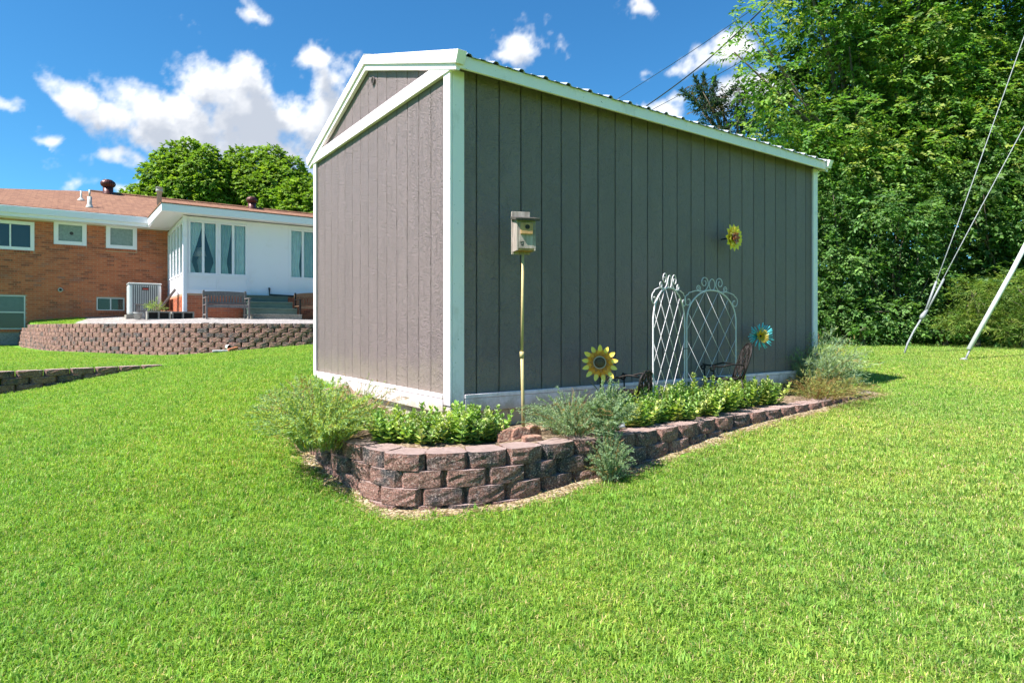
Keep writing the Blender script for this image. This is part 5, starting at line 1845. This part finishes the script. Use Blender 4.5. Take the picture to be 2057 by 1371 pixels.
# ------------------------------------------------------------------ white metal trellis, two hinged panels
def trellis(root, A, B, ztop, label_panel):
    """arched panel from foot A to foot B; builds frame, lattice rods and scrolls"""
    A, B = Vector(A), Vector(B)
    w_ = (B - A).length
    ex = (B - A).normalized()
    def q(s, z):
        p = A + ex * s
        return (p.x, p.y, z)
    z0 = ZS - .05
    zs_ = ztop - w_ * .40
    arch = lambda s: zs_ + (ztop - zs_) * math.sqrt(max(0, 1 - ((s - w_ / 2) / (w_ / 2)) ** 2))
    pts = [q(0, z0), q(0, (z0 + zs_) / 2), q(0, zs_)] + [q(w_ / 2 - w_ / 2 * math.cos(t), zs_ + (ztop - zs_) * math.sin(t)) for t in np.linspace(.12, math.pi - .12, 22)] + [q(w_, zs_), q(w_, (z0 + zs_) / 2), q(w_, z0)]
    pn = MB().tube(pts, .0070, 8).build('panel_frame', 'trellis white', root, True)
    # lattice: two families of slanting rods clipped to the arch
    sl = 1.38
    sp = w_ / 3.7
    for fam in (1, -1):
        c = -4
        while c < 8:
            s0, s1 = None, None
            seg = []
            for k in range(241):
                s = w_ * k / 240
                z = z0 + .12 + fam * sl * (s - (0 if fam > 0 else w_)) + c * sp * sl * 1.0 + .1
                if ZS - .02 <= z <= arch(s):
                    seg.append((s, z))
            if len(seg) > 8:
                MB().tube([q(*seg[0]), q(*seg[-1])], .0027, 5).build('rod', 'trellis white', root, True)
            c += 1
    # scrolls on the arch
    def spiral(cx, cz, r, turns, start, sgn, r1=.25):
        out = []
        for k in range(26):
            t = k / 25
            rr_ = r * (1 - (1 - r1) * t)
            a = start + sgn * turns * 2 * math.pi * t
            out.append(q(cx + rr_ * math.cos(a), cz + rr_ * math.sin(a)))
        return out
    m = w_ / 2
    R_ = .05 * w_ / .76
    ct = ztop + R_ * 1.05
    MB().tube([q(m + R_ * .85 * math.cos(t), ct + R_ * 1.12 * math.sin(t)) for t in np.linspace(0, 2 * math.pi, 25)], .0042, 5, False).build('scroll', 'trellis white', root, True)
    for sg in (-1, 1):
        # tall volute beside the ring
        c1 = m + sg * R_ * 2.35
        MB().tube([q(m + sg * R_ * 3.0, arch(m + sg * R_ * 3.0)), q(m + sg * R_ * 1.7, ztop + R_ * .15), q(m + sg * R_ * 1.15, ztop + R_ * .9)] + spiral(c1, ct + R_ * .35, R_ * 1.15, 1.25, math.pi * (1.0 if sg > 0 else 0.0), -sg), .0042, 5).build('scroll', 'trellis white', root, True)
        # small volute outside
        s2 = m + sg * R_ * 4.2
        MB().tube([q(m + sg * R_ * 3.2, arch(m + sg * R_ * 3.2) + .003), q(m + sg * R_ * 3.75, arch(m + sg * R_ * 3.6) + R_ * .3)] + spiral(s2, arch(s2) + R_ * 1.25, R_ * .62, 1.3, math.pi * (1.0 if sg > 0 else 0.0), -sg), .004, 5).build('scroll', 'trellis white', root, True)
        # shoulder sweep ending in a curl
        s3 = m + sg * w_ * .53
        MB().tube([q(m + sg * w_ * .16, arch(m + sg * w_ * .16) + .004), q(m + sg * w_ * .32, ztop - .012), q(m + sg * w_ * .46, ztop - .035)] + spiral(m + sg * w_ * .47, ztop - .11, .06, 1.1, math.pi / 2, -sg, .2), .0046, 5).build('scroll', 'trellis white', root, True)
    return pn
H_ = SO + U * su(1377, -.165) - V * .165
K_ = SO + U * su(1478, -.165) - V * .165
wp_ = (K_ - H_).length
re_ = (1312 - CX) / FPX
qa, qb, qc = 1 + re_ * re_, -2 * (re_ * H_.x + H_.y), H_.x ** 2 + H_.y ** 2 - wp_ ** 2
ye_ = (-qb - math.sqrt(max(0, qb * qb - 4 * qa * qc))) / (2 * qa)
E_ = Vector((re_ * ye_, ye_, 0))
zt_ = 1.452
t1 = tag(empty('trellis_panel', (0, 0, 0)), 'white arched metal trellis panel angled forward, left of the pair', 'trellis', 'white arched trellis panels')
zt_ -= .03
trellis(t1, (E_.x, E_.y, 0), (H_.x - .012, H_.y - .012, 0), zt_, '')
t2 = tag(empty('trellis_panel', (0, 0, 0)), 'white arched metal trellis panel parallel to the shed, right of the pair', 'trellis', 'white arched trellis panels')
trellis(t2, (H_.x + .012, H_.y + .006, 0), (K_.x, K_.y, 0), zt_ + .01, '')
zt2 = HC - 43 * 5.7 / FPX
MB().tube([(H_.x - .03, H_.y - .03, zt2), (H_.x, H_.y - .035, zt2 + .004), (H_.x + .03, H_.y - .005, zt2), (H_.x, H_.y + .03, zt2), (H_.x - .03, H_.y - .03, zt2)], .003, 5).build('tie_wire', 'wire dark', t2)

# ------------------------------------------------------------------ metal flowers
def petal(r0, r1, wd, z0, z1, cup=.25, n=6):
    """pointed petal along +x, cupped; returns verts, faces"""
    vs, fs = [], []
    for i in range(n + 1):
        t = i / n
        x = r0 + (r1 - r0) * t
        w_ = wd * math.sin(math.pi * min(1, .18 + .82 * t)) ** .8 * (1 - .0 * t)
        if i == n: w_ = .0005
        z = z0 + (z1 - z0) * t + .0
        vs += [(x, -w_ / 2, z + cup * w_ * .5), (x, 0, z), (x, w_ / 2, z + cup * w_ * .5)]
    for i in range(n):
        for k in range(2):
            a = i * 3 + k
            fs.append((a, a + 1, a + 4, a + 3))
    return vs, fs
def petal_ring(root, name, mat, n, r0, r1, wd, z0, z1, ph=0, cup=.25, jit=.06):
    for k in range(n):
        vs, fs = petal(r0, r1 * random.uniform(1 - jit, 1 + jit), wd, z0, z1, cup)
        m = MB().add(vs, fs)
        o = m.build(name, mat, root, True)
        so = o.modifiers.new('thickness', 'SOLIDIFY'); so.thickness = .0022
        o.rotation_euler = (random.uniform(-.1, .1), 0, 2 * math.pi * k / n + ph + random.uniform(-.06, .06))
    return
def flower_frame(root, loc, normal):
    root.location = loc
    root.rotation_euler = Vector(normal).to_track_quat('Z', 'Y').to_euler()
c_ = at(1205, 728, 4.86)
sf = tag(empty('metal_sunflower'), 'big gold metal sunflower on a stake beside the iron chair', 'garden ornament')
flower_frame(sf, c_, (-.18, -1, .10))
Rf = 36 * 4.86 / FPX
for k in range(13):
    a = 2 * math.pi * k / 13 + .12
    L_ = Rf * random.uniform(.92, 1.1)
    vs, fs = petal(.030, L_ * 1.06, .050, 0, .010, .35)
    o = MB().add(vs, fs).build('petal', 'petal gold', sf, True); o.modifiers.new('thickness', 'SOLIDIFY').thickness = .002
    o.rotation_euler = (random.uniform(-.12, .12), random.uniform(-.15, .05), a)
    vs, fs = petal(L_ * .68, L_ * 1.07, .034, .010, .0165, .38)
    o2 = MB().add(vs, fs).build('petal_tip', 'petal tip', o, True)
petal_ring(sf, 'inner_petal', 'petal amber', 11, .03, Rf * .58, .034, .012, .026, .3, .35)
MB().lathe([(.052, .012), (.050, .03), (.045, .032), (.042, .022)], 24).build('disc_rim', 'flower rim', sf, True)
MB().lathe([(.045, .018), (.040, .030), (.025, .037), (.008, .039)], 20).build('disc', 'flower disc', sf, True)
inv = sf.rotation_euler.to_matrix().inverted()
def sfl(wx, wy, wz):
    return inv @ Vector((wx, wy, wz))
zst = ZS - c_.z
MB().tube([sfl(.0, .02, .0), sfl(.01, .035, -.2), sfl(.012, .03, zst - .05)], .006, 8).build('stake', 'iron', sf, True)
for sgn, zz_ in ((-1, -.25), (1, -.18)):
    vs, fs = petal(0, .13, .06, 0, .02, .3)
    m = MB().add([sfl(.01 + sgn * x * .75, .03 + y, zz_ + x * .75 + z) for x, y, z in vs], fs)
    m.build('leaf', 'ornament leaf', sf, True)
# yellow flower on the wall
uf = su(1472, -.14)
q = SO + U * uf - V * .125; dfl = q.y
wf = tag(empty('metal_flower'), 'yellow metal flower with red and white centre hung high on the siding', 'garden ornament')
flower_frame(wf, (q.x, q.y, HC + 179 * dfl / FPX), -V)
Rw = 29 * dfl / FPX
petal_ring(wf, 'petal', 'petal lemon', 12, .02, Rw, .062, 0, .03, 0, .4)
petal_ring(wf, 'petal', 'petal lemon', 10, .015, Rw * .72, .05, .012, .05, .3, .4)
petal_ring(wf, 'inner_petal', 'petal red', 7, .012, Rw * .40, .035, .025, .06, .1, .4)
petal_ring(wf, 'inner_petal', 'flower rim', 3, .012, Rw * .50, .035, .03, .055, 4.9, .4)
MB().lathe([(.022, .02), (.022, .045), (.014, .055), (.004, .057)], 14).build('disc', 'petal red', wf, True)
MB().tube([(0, 0, -.122), (0, 0, .02)], .006, 6).build('hanger', 'iron', wf)
# teal spiky flower
ut = su(1532, -.16)
q = SO + U * ut - V * .12; dft = q.y
tf = tag(empty('metal_flower'), 'teal spiky metal flower with yellow centre low on the siding', 'garden ornament')
flower_frame(tf, (q.x, q.y, HC - 18 * dft / FPX), -V + Vector((-.35, -.3, .1)))
Rt = 26 * dft / FPX
for k in range(34):
    a = 2 * math.pi * k / 34; r_ = Rt * random.uniform(.85, 1.1); hz_ = random.uniform(.01, .06)
    MB().tube([(.02 * math.cos(a), .02 * math.sin(a), .01), (r_ * .6 * math.cos(a), r_ * .6 * math.sin(a), hz_), (r_ * math.cos(a + .05), r_ * math.sin(a + .05), hz_ + .015)], .0055, 4).build('spike', 'petal teal', tf, True)
for k in range(22):
    a = 2 * math.pi * k / 22 + .1; r_ = Rt * random.uniform(.45, .62)
    MB().tube([(.012 * math.cos(a), .012 * math.sin(a), .02), (r_ * math.cos(a), r_ * math.sin(a), .07)], .0050, 4).build('inner_spike', 'petal yellow', tf, True)
MB().tube([(0, 0, -.115), (0, 0, -.03)], .006, 6).build('hanger', 'iron', tf)
MB().lathe([(.03, -.045), (.034, -.01), (.022, .015), (.006, .03)], 14).build('cup', 'iron', tf, True)

# ------------------------------------------------------------------ small iron chairs
def iron_chair(loc, rz, label, w_=.27, d_=.25, seat=.27, back=.30, tilt=.28, round_back=True):
    t = tag(empty('iron_chair', loc, rz), label, 'chair', 'small iron chairs in the bed')
    for sx in (-1, 1):
        x = sx * w_ / 2
        MB().tube([(x, -d_ / 2, seat), (x * 1.06, -d_ / 2 - .02, seat * .5), (x * 1.02, -d_ / 2 - .045, 0)], .0085, 7).build('leg', 'iron', t, True)
        MB().tube([(x, d_ / 2, seat), (x * 1.02, d_ / 2 + .02, seat * .5), (x * 1.04, d_ / 2 + .055, 0)], .0085, 7).build('leg', 'iron', t, True)
        MB().tube([(x, d_ / 2 + .045, .09), (x, -d_ / 2 - .03, .09)], .005, 5).build('stretcher', 'iron', t, True)
        # scrolled arm
        pts = [(x, d_ / 2 + .02, seat + .13)] + [(x * 1.05, d_ / 2 - d_ * k / 6, seat + .13 + .012 * math.sin(k)) for k in range(1, 7)]
        pts += [(x * 1.05, -d_ / 2 - .02 + .03 * math.sin(a) * (1 - a / 9), seat + .105 + .03 * math.cos(a) * (1 - a / 9)) for a in np.linspace(0, 6.5, 16)]
        MB().tube(pts, .0085, 6).build('arm', 'iron', t, True)
        MB().tube([(x, -d_ / 2, seat), (x * 1.05, -d_ / 2 - .005, seat + .12)], .007, 6).build('arm_post', 'iron', t, True)
    MB().tube([(w_ / 2 * math.cos(a) * (1.05), d_ / 2 * math.sin(a) * 1.05, seat) for a in np.linspace(0, 2 * math.pi, 25)], .009, 6, False).build('seat_rim', 'iron', t, True)
    lat = MB()
    for k in range(-4, 5):
        x = k * w_ / 9
        hh = d_ / 2 * math.sqrt(max(0, 1 - (2 * x / w_) ** 2))
        lat.tube([(x, -hh, seat), (x, hh, seat)], .006, 5)
        y = k * d_ / 9
        hx = w_ / 2 * math.sqrt(max(0, 1 - (2 * y / d_) ** 2))
        lat.tube([(-hx, y, seat + .002), (hx, y, seat + .002)], .006, 5)
    lat.build('seat_lattice', 'iron', t, True)
    def bp(s, h):
        return (s * w_ / 2, d_ / 2 + .01 + h * tilt, seat + h)
    frame = [bp(-1, 0), bp(-1.02, back * .5)] + [bp(-math.cos(a), back * .62 + back * .38 * math.sin(a)) for a in np.linspace(.1, math.pi - .1, 13)] + [bp(1.02, back * .5), bp(1, 0)]
    MB().tube(frame, .0095, 6).build('back_frame', 'iron', t, True)
    bl = MB()
    for s in np.linspace(-.75, .75, 6):
        top = back * .62 + back * .36 * math.sqrt(1 - s * s)
        pts = [bp(s + .10 * math.sin(k * 1.3 + s * 6), top * k / 8) for k in range(9)]
        bl.tube(pts, .0065, 5)
    for (s, h) in ((-.45, .12), (.45, .12), (0, .2), (-.4, .24), (.4, .24), (0, .08)):
        bl.tube([bp(s + .26 * math.cos(a), h * back / .3 + .04 * math.sin(a)) for a in np.linspace(0, 2 * math.pi, 13)], .0058, 5, False)
    bl.build('back_scrollwork', 'iron', t, True)
    return t
p1 = SO + U * su(1266, -.30) - V * .30
iron_chair((p1.x, p1.y, ZS - .02), UA + R(-160), 'small dark iron chair beside the gold sunflower', seat=.25, back=.17, w_=.25, d_=.22, tilt=.2)
p2 = SO + U * su(1452, -.25) - V * .25
iron_chair((p2.x, p2.y, ZS), R(-88), 'small dark iron chair with tall sloping back behind the right trellis panel', seat=.27, back=.33, w_=.24, d_=.26, tilt=.34)

# ------------------------------------------------------------------ wires
PB = Vector((10.35, 10.5, 0)); PB.z = gz(PB.x, PB.y)
up_ = tag(empty('utility_pole', tuple(PB)), 'wooden utility pole just beyond the right edge of view', 'utility pole')
MB().tube([(0, 0, -.3), (0, 0, 5), (0, 0, 11)], [.17, .15, .12], 14).build('shaft', 'utility pole wood', up_, True)
box('cross_arm', 'utility pole wood', up_, -1.1, 1.1, -.06, .06, 9.7, 9.82)
TOP = PB + Vector((0, 0, 9.9))
def dep(px):
    return 1 / (.02 + (px - 900) / 1350 * (.0952 - .02))
def cable(pxs, r, label):
    pts = [at(px, py, dep(px)) for px, py in pxs]
    c = catmull(pts, 8)
    o0 = c[0].copy()
    o = MB().tube([p - o0 for p in c], r, 6).build('power_cable', 'wire dark', None, True)
    o.location = o0
    return tag(o, label, 'cable', 'power cables over the shed')
cable([(2250, -470), (1900, -236), (1540, 0), (1390, 103), (1250, 193), (1100, 292), (950, 393)], .010, 'thin dark cable, uppermost of those crossing the sky')
cable([(2250, -610), (1900, -320), (1558, -6), (1490, 58), (1400, 138), (1300, 212), (1180, 291), (1000, 400)], .021, 'thick sagging dark cable bundle, steepest of those crossing the sky')
cable([(2250, -400), (1900, -150), (1667, 12), (1512, 111), (1313, 219), (1150, 304), (950, 402)], .010, 'thin dark cable, lowest of those crossing the sky')
# guy wires: one anchor rod with two strands, and one strand in a grey guard
an = at(1815, 711, 10.5); an.z = gz(an.x, an.y)
tb = at(1856, 630, 10.5)
gw = tag(empty('guy_wire', tuple(an)), 'pair of steel guy wires rising from one bent anchor rod', 'guy wire')
L = lambda p: Vector(p) - an
MB().tube([L(an - Vector((0, 0, .05))), L(at(1823, 690, 10.5)), L(at(1836, 664, 10.5)), L(at(1852, 638, 10.5))], .016, 8).build('anchor_rod', 'wire steel', gw, True)
MB().tube([L(at(1850, 641, 10.5)), L(at(1853, 635, 10.5)), L(at(1862, 622, 10.5))], [.03, .042, .022], 8).build('thimble_eye', 'wire steel', gw, True)
MB().tube([L(at(1858, 628, 10.5)), L(at(1881, 565, 10.5))], .018, 6).build('wire_grip', 'wire steel', gw, True)
MB().tube([L(at(1861, 626, 10.5)), L(at(1896, 560, 10.5))], .018, 6).build('wire_grip', 'wire steel', gw, True)
MB().tube([L(at(1856, 632, 10.5)), L(at(1922, 455, 10.5)), L(at(2057, 75, 10.5)), L(PB + Vector((0, 0, 10.4)))], .0075, 6).build('strand', 'wire steel', gw, True)
MB().tube([L(at(1862, 622, 10.5)), L(at(1942, 470, 10.5)), L(at(2057, 255, 10.5)), L(PB + Vector((0, 0, 7.2)))], .0075, 6).build('strand', 'wire steel', gw, True)
g0 = at(1936, 722, 9.5); g0.z = gz(g0.x, g0.y)
gg = tag(empty('guy_wire', tuple(g0)), 'guy wire sheathed in a long pale grey guard at right', 'guy wire')
L = lambda p: Vector(p) - g0
MB().tube([L(g0 - Vector((0, 0, .05))), L(at(1952, 694, 9.5))], .014, 8).build('anchor_rod', 'wire steel', gg, True)
MB().lathe([(.05, -.03), (.05, .015), (.02, .03)], 10).build('anchor_eye', 'wire steel', gg, True)
MB().tube([L(at(1946, 702, 9.5)), L(at(2033, 545, 9.6)), L(at(2075, 463, 9.7))], .034, 12).build('guard_tube', 'guard grey', gg, True)
MB().tube([L(at(2070, 470, 9.7)), L(PB + Vector((0, 0, 5.2)))], .008, 6).build('strand', 'wire steel', gg, True)

# ------------------------------------------------------------------ grass
def tuft(n, rad, h, seed, pal, wide=1.0):
    r_ = np.random.default_rng(seed)
    a = r_.uniform(0, 2 * np.pi, n); q = np.sqrt(r_.random(n)) * rad
    b = np.stack([q * np.cos(a), q * np.sin(a), np.full(n, -.008)], -1)
    th = r_.uniform(0, 2 * np.pi, n)
    ln = h * r_.uniform(.55, 1.25, n)
    bend = r_.uniform(.25, 1.15, n)
    out = np.stack([np.cos(th), np.sin(th), np.zeros(n)], -1)
    side = np.stack([-np.sin(th), np.cos(th), np.zeros(n)], -1)
    wd = r_.uniform(.0020, .0038, n)[:, None] * wide
    m1 = b + out * (ln * bend * .30)[:, None] + np.array([0, 0, 1]) * (ln * .62)[:, None]
    tip = b + out * (ln * bend * .85)[:, None] + np.array([0, 0, 1]) * (ln * (1.0 - .38 * bend))[:, None]
    v = np.stack([b - side * wd * .5, b + side * wd * .5, m1 + side * wd * .48, m1 - side * wd * .48, tip], 1)
    f = np.arange(n)[:, None] * 5
    tri = np.concatenate([f + np.array([0, 1, 2]), f + np.array([0, 2, 3]), f + np.array([3, 2, 4])], 0)
    k = r_.integers(0, len(pal), n)
    c = np.array(pal)[k] * (1 + r_.normal(0, .15, (n, 1)))
    return v.reshape(-1, 3), tri, np.repeat(np.clip(c, .01, .8), 5, 0)
GP = [(.07, .185, .028), (.185, .36, .036), (.22, .41, .042), (.155, .305, .035), (.265, .43, .048), (.31, .44, .064), (.125, .255, .035), (.205, .38, .048), (.43, .40, .16)]
vv, ff, tt, gi, off = [], [], [], [], 0
for s in range(8):
    v, f, t = tuft(60, .055, .036, 100 + s, GP) if s < 7 else tuft(22, .04, .052, 100 + s, [(.23, .41, .055), (.18, .36, .045), (.14, .30, .04)], 1.7)
    vv.append(v); ff.append(f + off); tt.append(t); gi += [s] * len(f); off += len(v)
grass = npmesh('grass', np.concatenate(vv), np.concatenate(ff), 'grass blade', np.concatenate(tt))
ga = grass.data.attributes.new('gid', 'INT', 'FACE'); ga.data.foreach_set('value', np.array(gi, dtype=np.int32))
tag(grass, 'short mown green lawn grass', 'grass', kind='stuff')
ng = bpy.data.node_groups.new('grass spread', 'GeometryNodeTree')
ng.interface.new_socket('Geometry', in_out='INPUT', socket_type='NodeSocketGeometry')
ng.interface.new_socket('Geometry', in_out='OUTPUT', socket_type='NodeSocketGeometry')
N = lambda t: ng.nodes.new(t)
lk = ng.links.new
gin, gout = N('NodeGroupInput'), N('NodeGroupOutput')
oi = N('GeometryNodeObjectInfo'); oi.inputs['Object'].default_value = lawn
oi.transform_space = 'ORIGINAL'
na = N('GeometryNodeInputNamedAttribute'); na.data_type = 'FLOAT'; na.inputs['Name'].default_value = 'grass'
dp_ = N('GeometryNodeDistributePointsOnFaces'); dp_.distribute_method = 'RANDOM'; dp_.inputs['Seed'].default_value = 3
lk(oi.outputs['Geometry'], dp_.inputs['Mesh']); lk(na.outputs['Attribute'], dp_.inputs['Density'])
ni = N('GeometryNodeInputNamedAttribute'); ni.data_type = 'INT'; ni.inputs['Name'].default_value = 'gid'
sp = N('GeometryNodeSplitToInstances'); sp.domain = 'FACE'
lk(gin.outputs[0], sp.inputs['Geometry']); lk(ni.outputs['Attribute'], sp.inputs['Group ID'])
rr = N('FunctionNodeRandomValue'); rr.data_type = 'FLOAT_VECTOR'
rr.inputs[0].default_value = (-.12, -.12, 0); rr.inputs[1].default_value = (.12, .12, 6.283)
rs = N('FunctionNodeRandomValue'); rs.data_type = 'FLOAT'
rs.inputs[2].default_value = .72; rs.inputs[3].default_value = 1.22; rs.inputs['Seed'].default_value = 5
ri = N('FunctionNodeRandomValue'); ri.data_type = 'INT'
ri.inputs[4].default_value = 0; ri.inputs[5].default_value = 7; ri.inputs['Seed'].default_value = 9
ip = N('GeometryNodeInstanceOnPoints')
lk(dp_.outputs['Points'], ip.inputs['Points']); lk(sp.outputs['Instances'], ip.inputs['Instance'])
ip.inputs['Pick Instance'].default_value = True
lk(ri.outputs[2], ip.inputs['Instance Index']); lk(rr.outputs[0], ip.inputs['Rotation']); lk(rs.outputs[1], ip.inputs['Scale'])
lk(ip.outputs['Instances'], gout.inputs[0])
md = grass.modifiers.new('spread', 'NODES'); md.node_group = ng

# dry blades and thatch along the bare strip
bag = LeafBag()
n = 5200
dd = rng.uniform(0, bed.len, n)
P = []
for d in dd:
    p = bed.at(d); t = bed.tan(d); P.append((p + Vector((t.y, -t.x, 0)) * random.uniform(-.0, .21)))
P = np.array([(p.x, p.y, 0) for p in P]); P[:, 2] = ground(P[:, 0], P[:, 1]) + .008
D = rng.normal(0, 1, (n, 3)); D[:, 2] = np.abs(D[:, 2]) * .35
v, f = leafmesh(P, D, rng.normal(0, .3, (n, 3)) + np.array([0, 0, 1]), rng.uniform(.02, .06, n), .004)
bag.add(v, f, np.repeat(tones(n, [(.42, .32, .17), (.50, .42, .26), (.34, .25, .12), (.20, .24, .06)]), 4, 0))
tag(bag.build('dry_grass', 'fine leaf', None), 'straw-coloured dead grass round the foot of the bed wall', 'dead grass', kind='stuff')
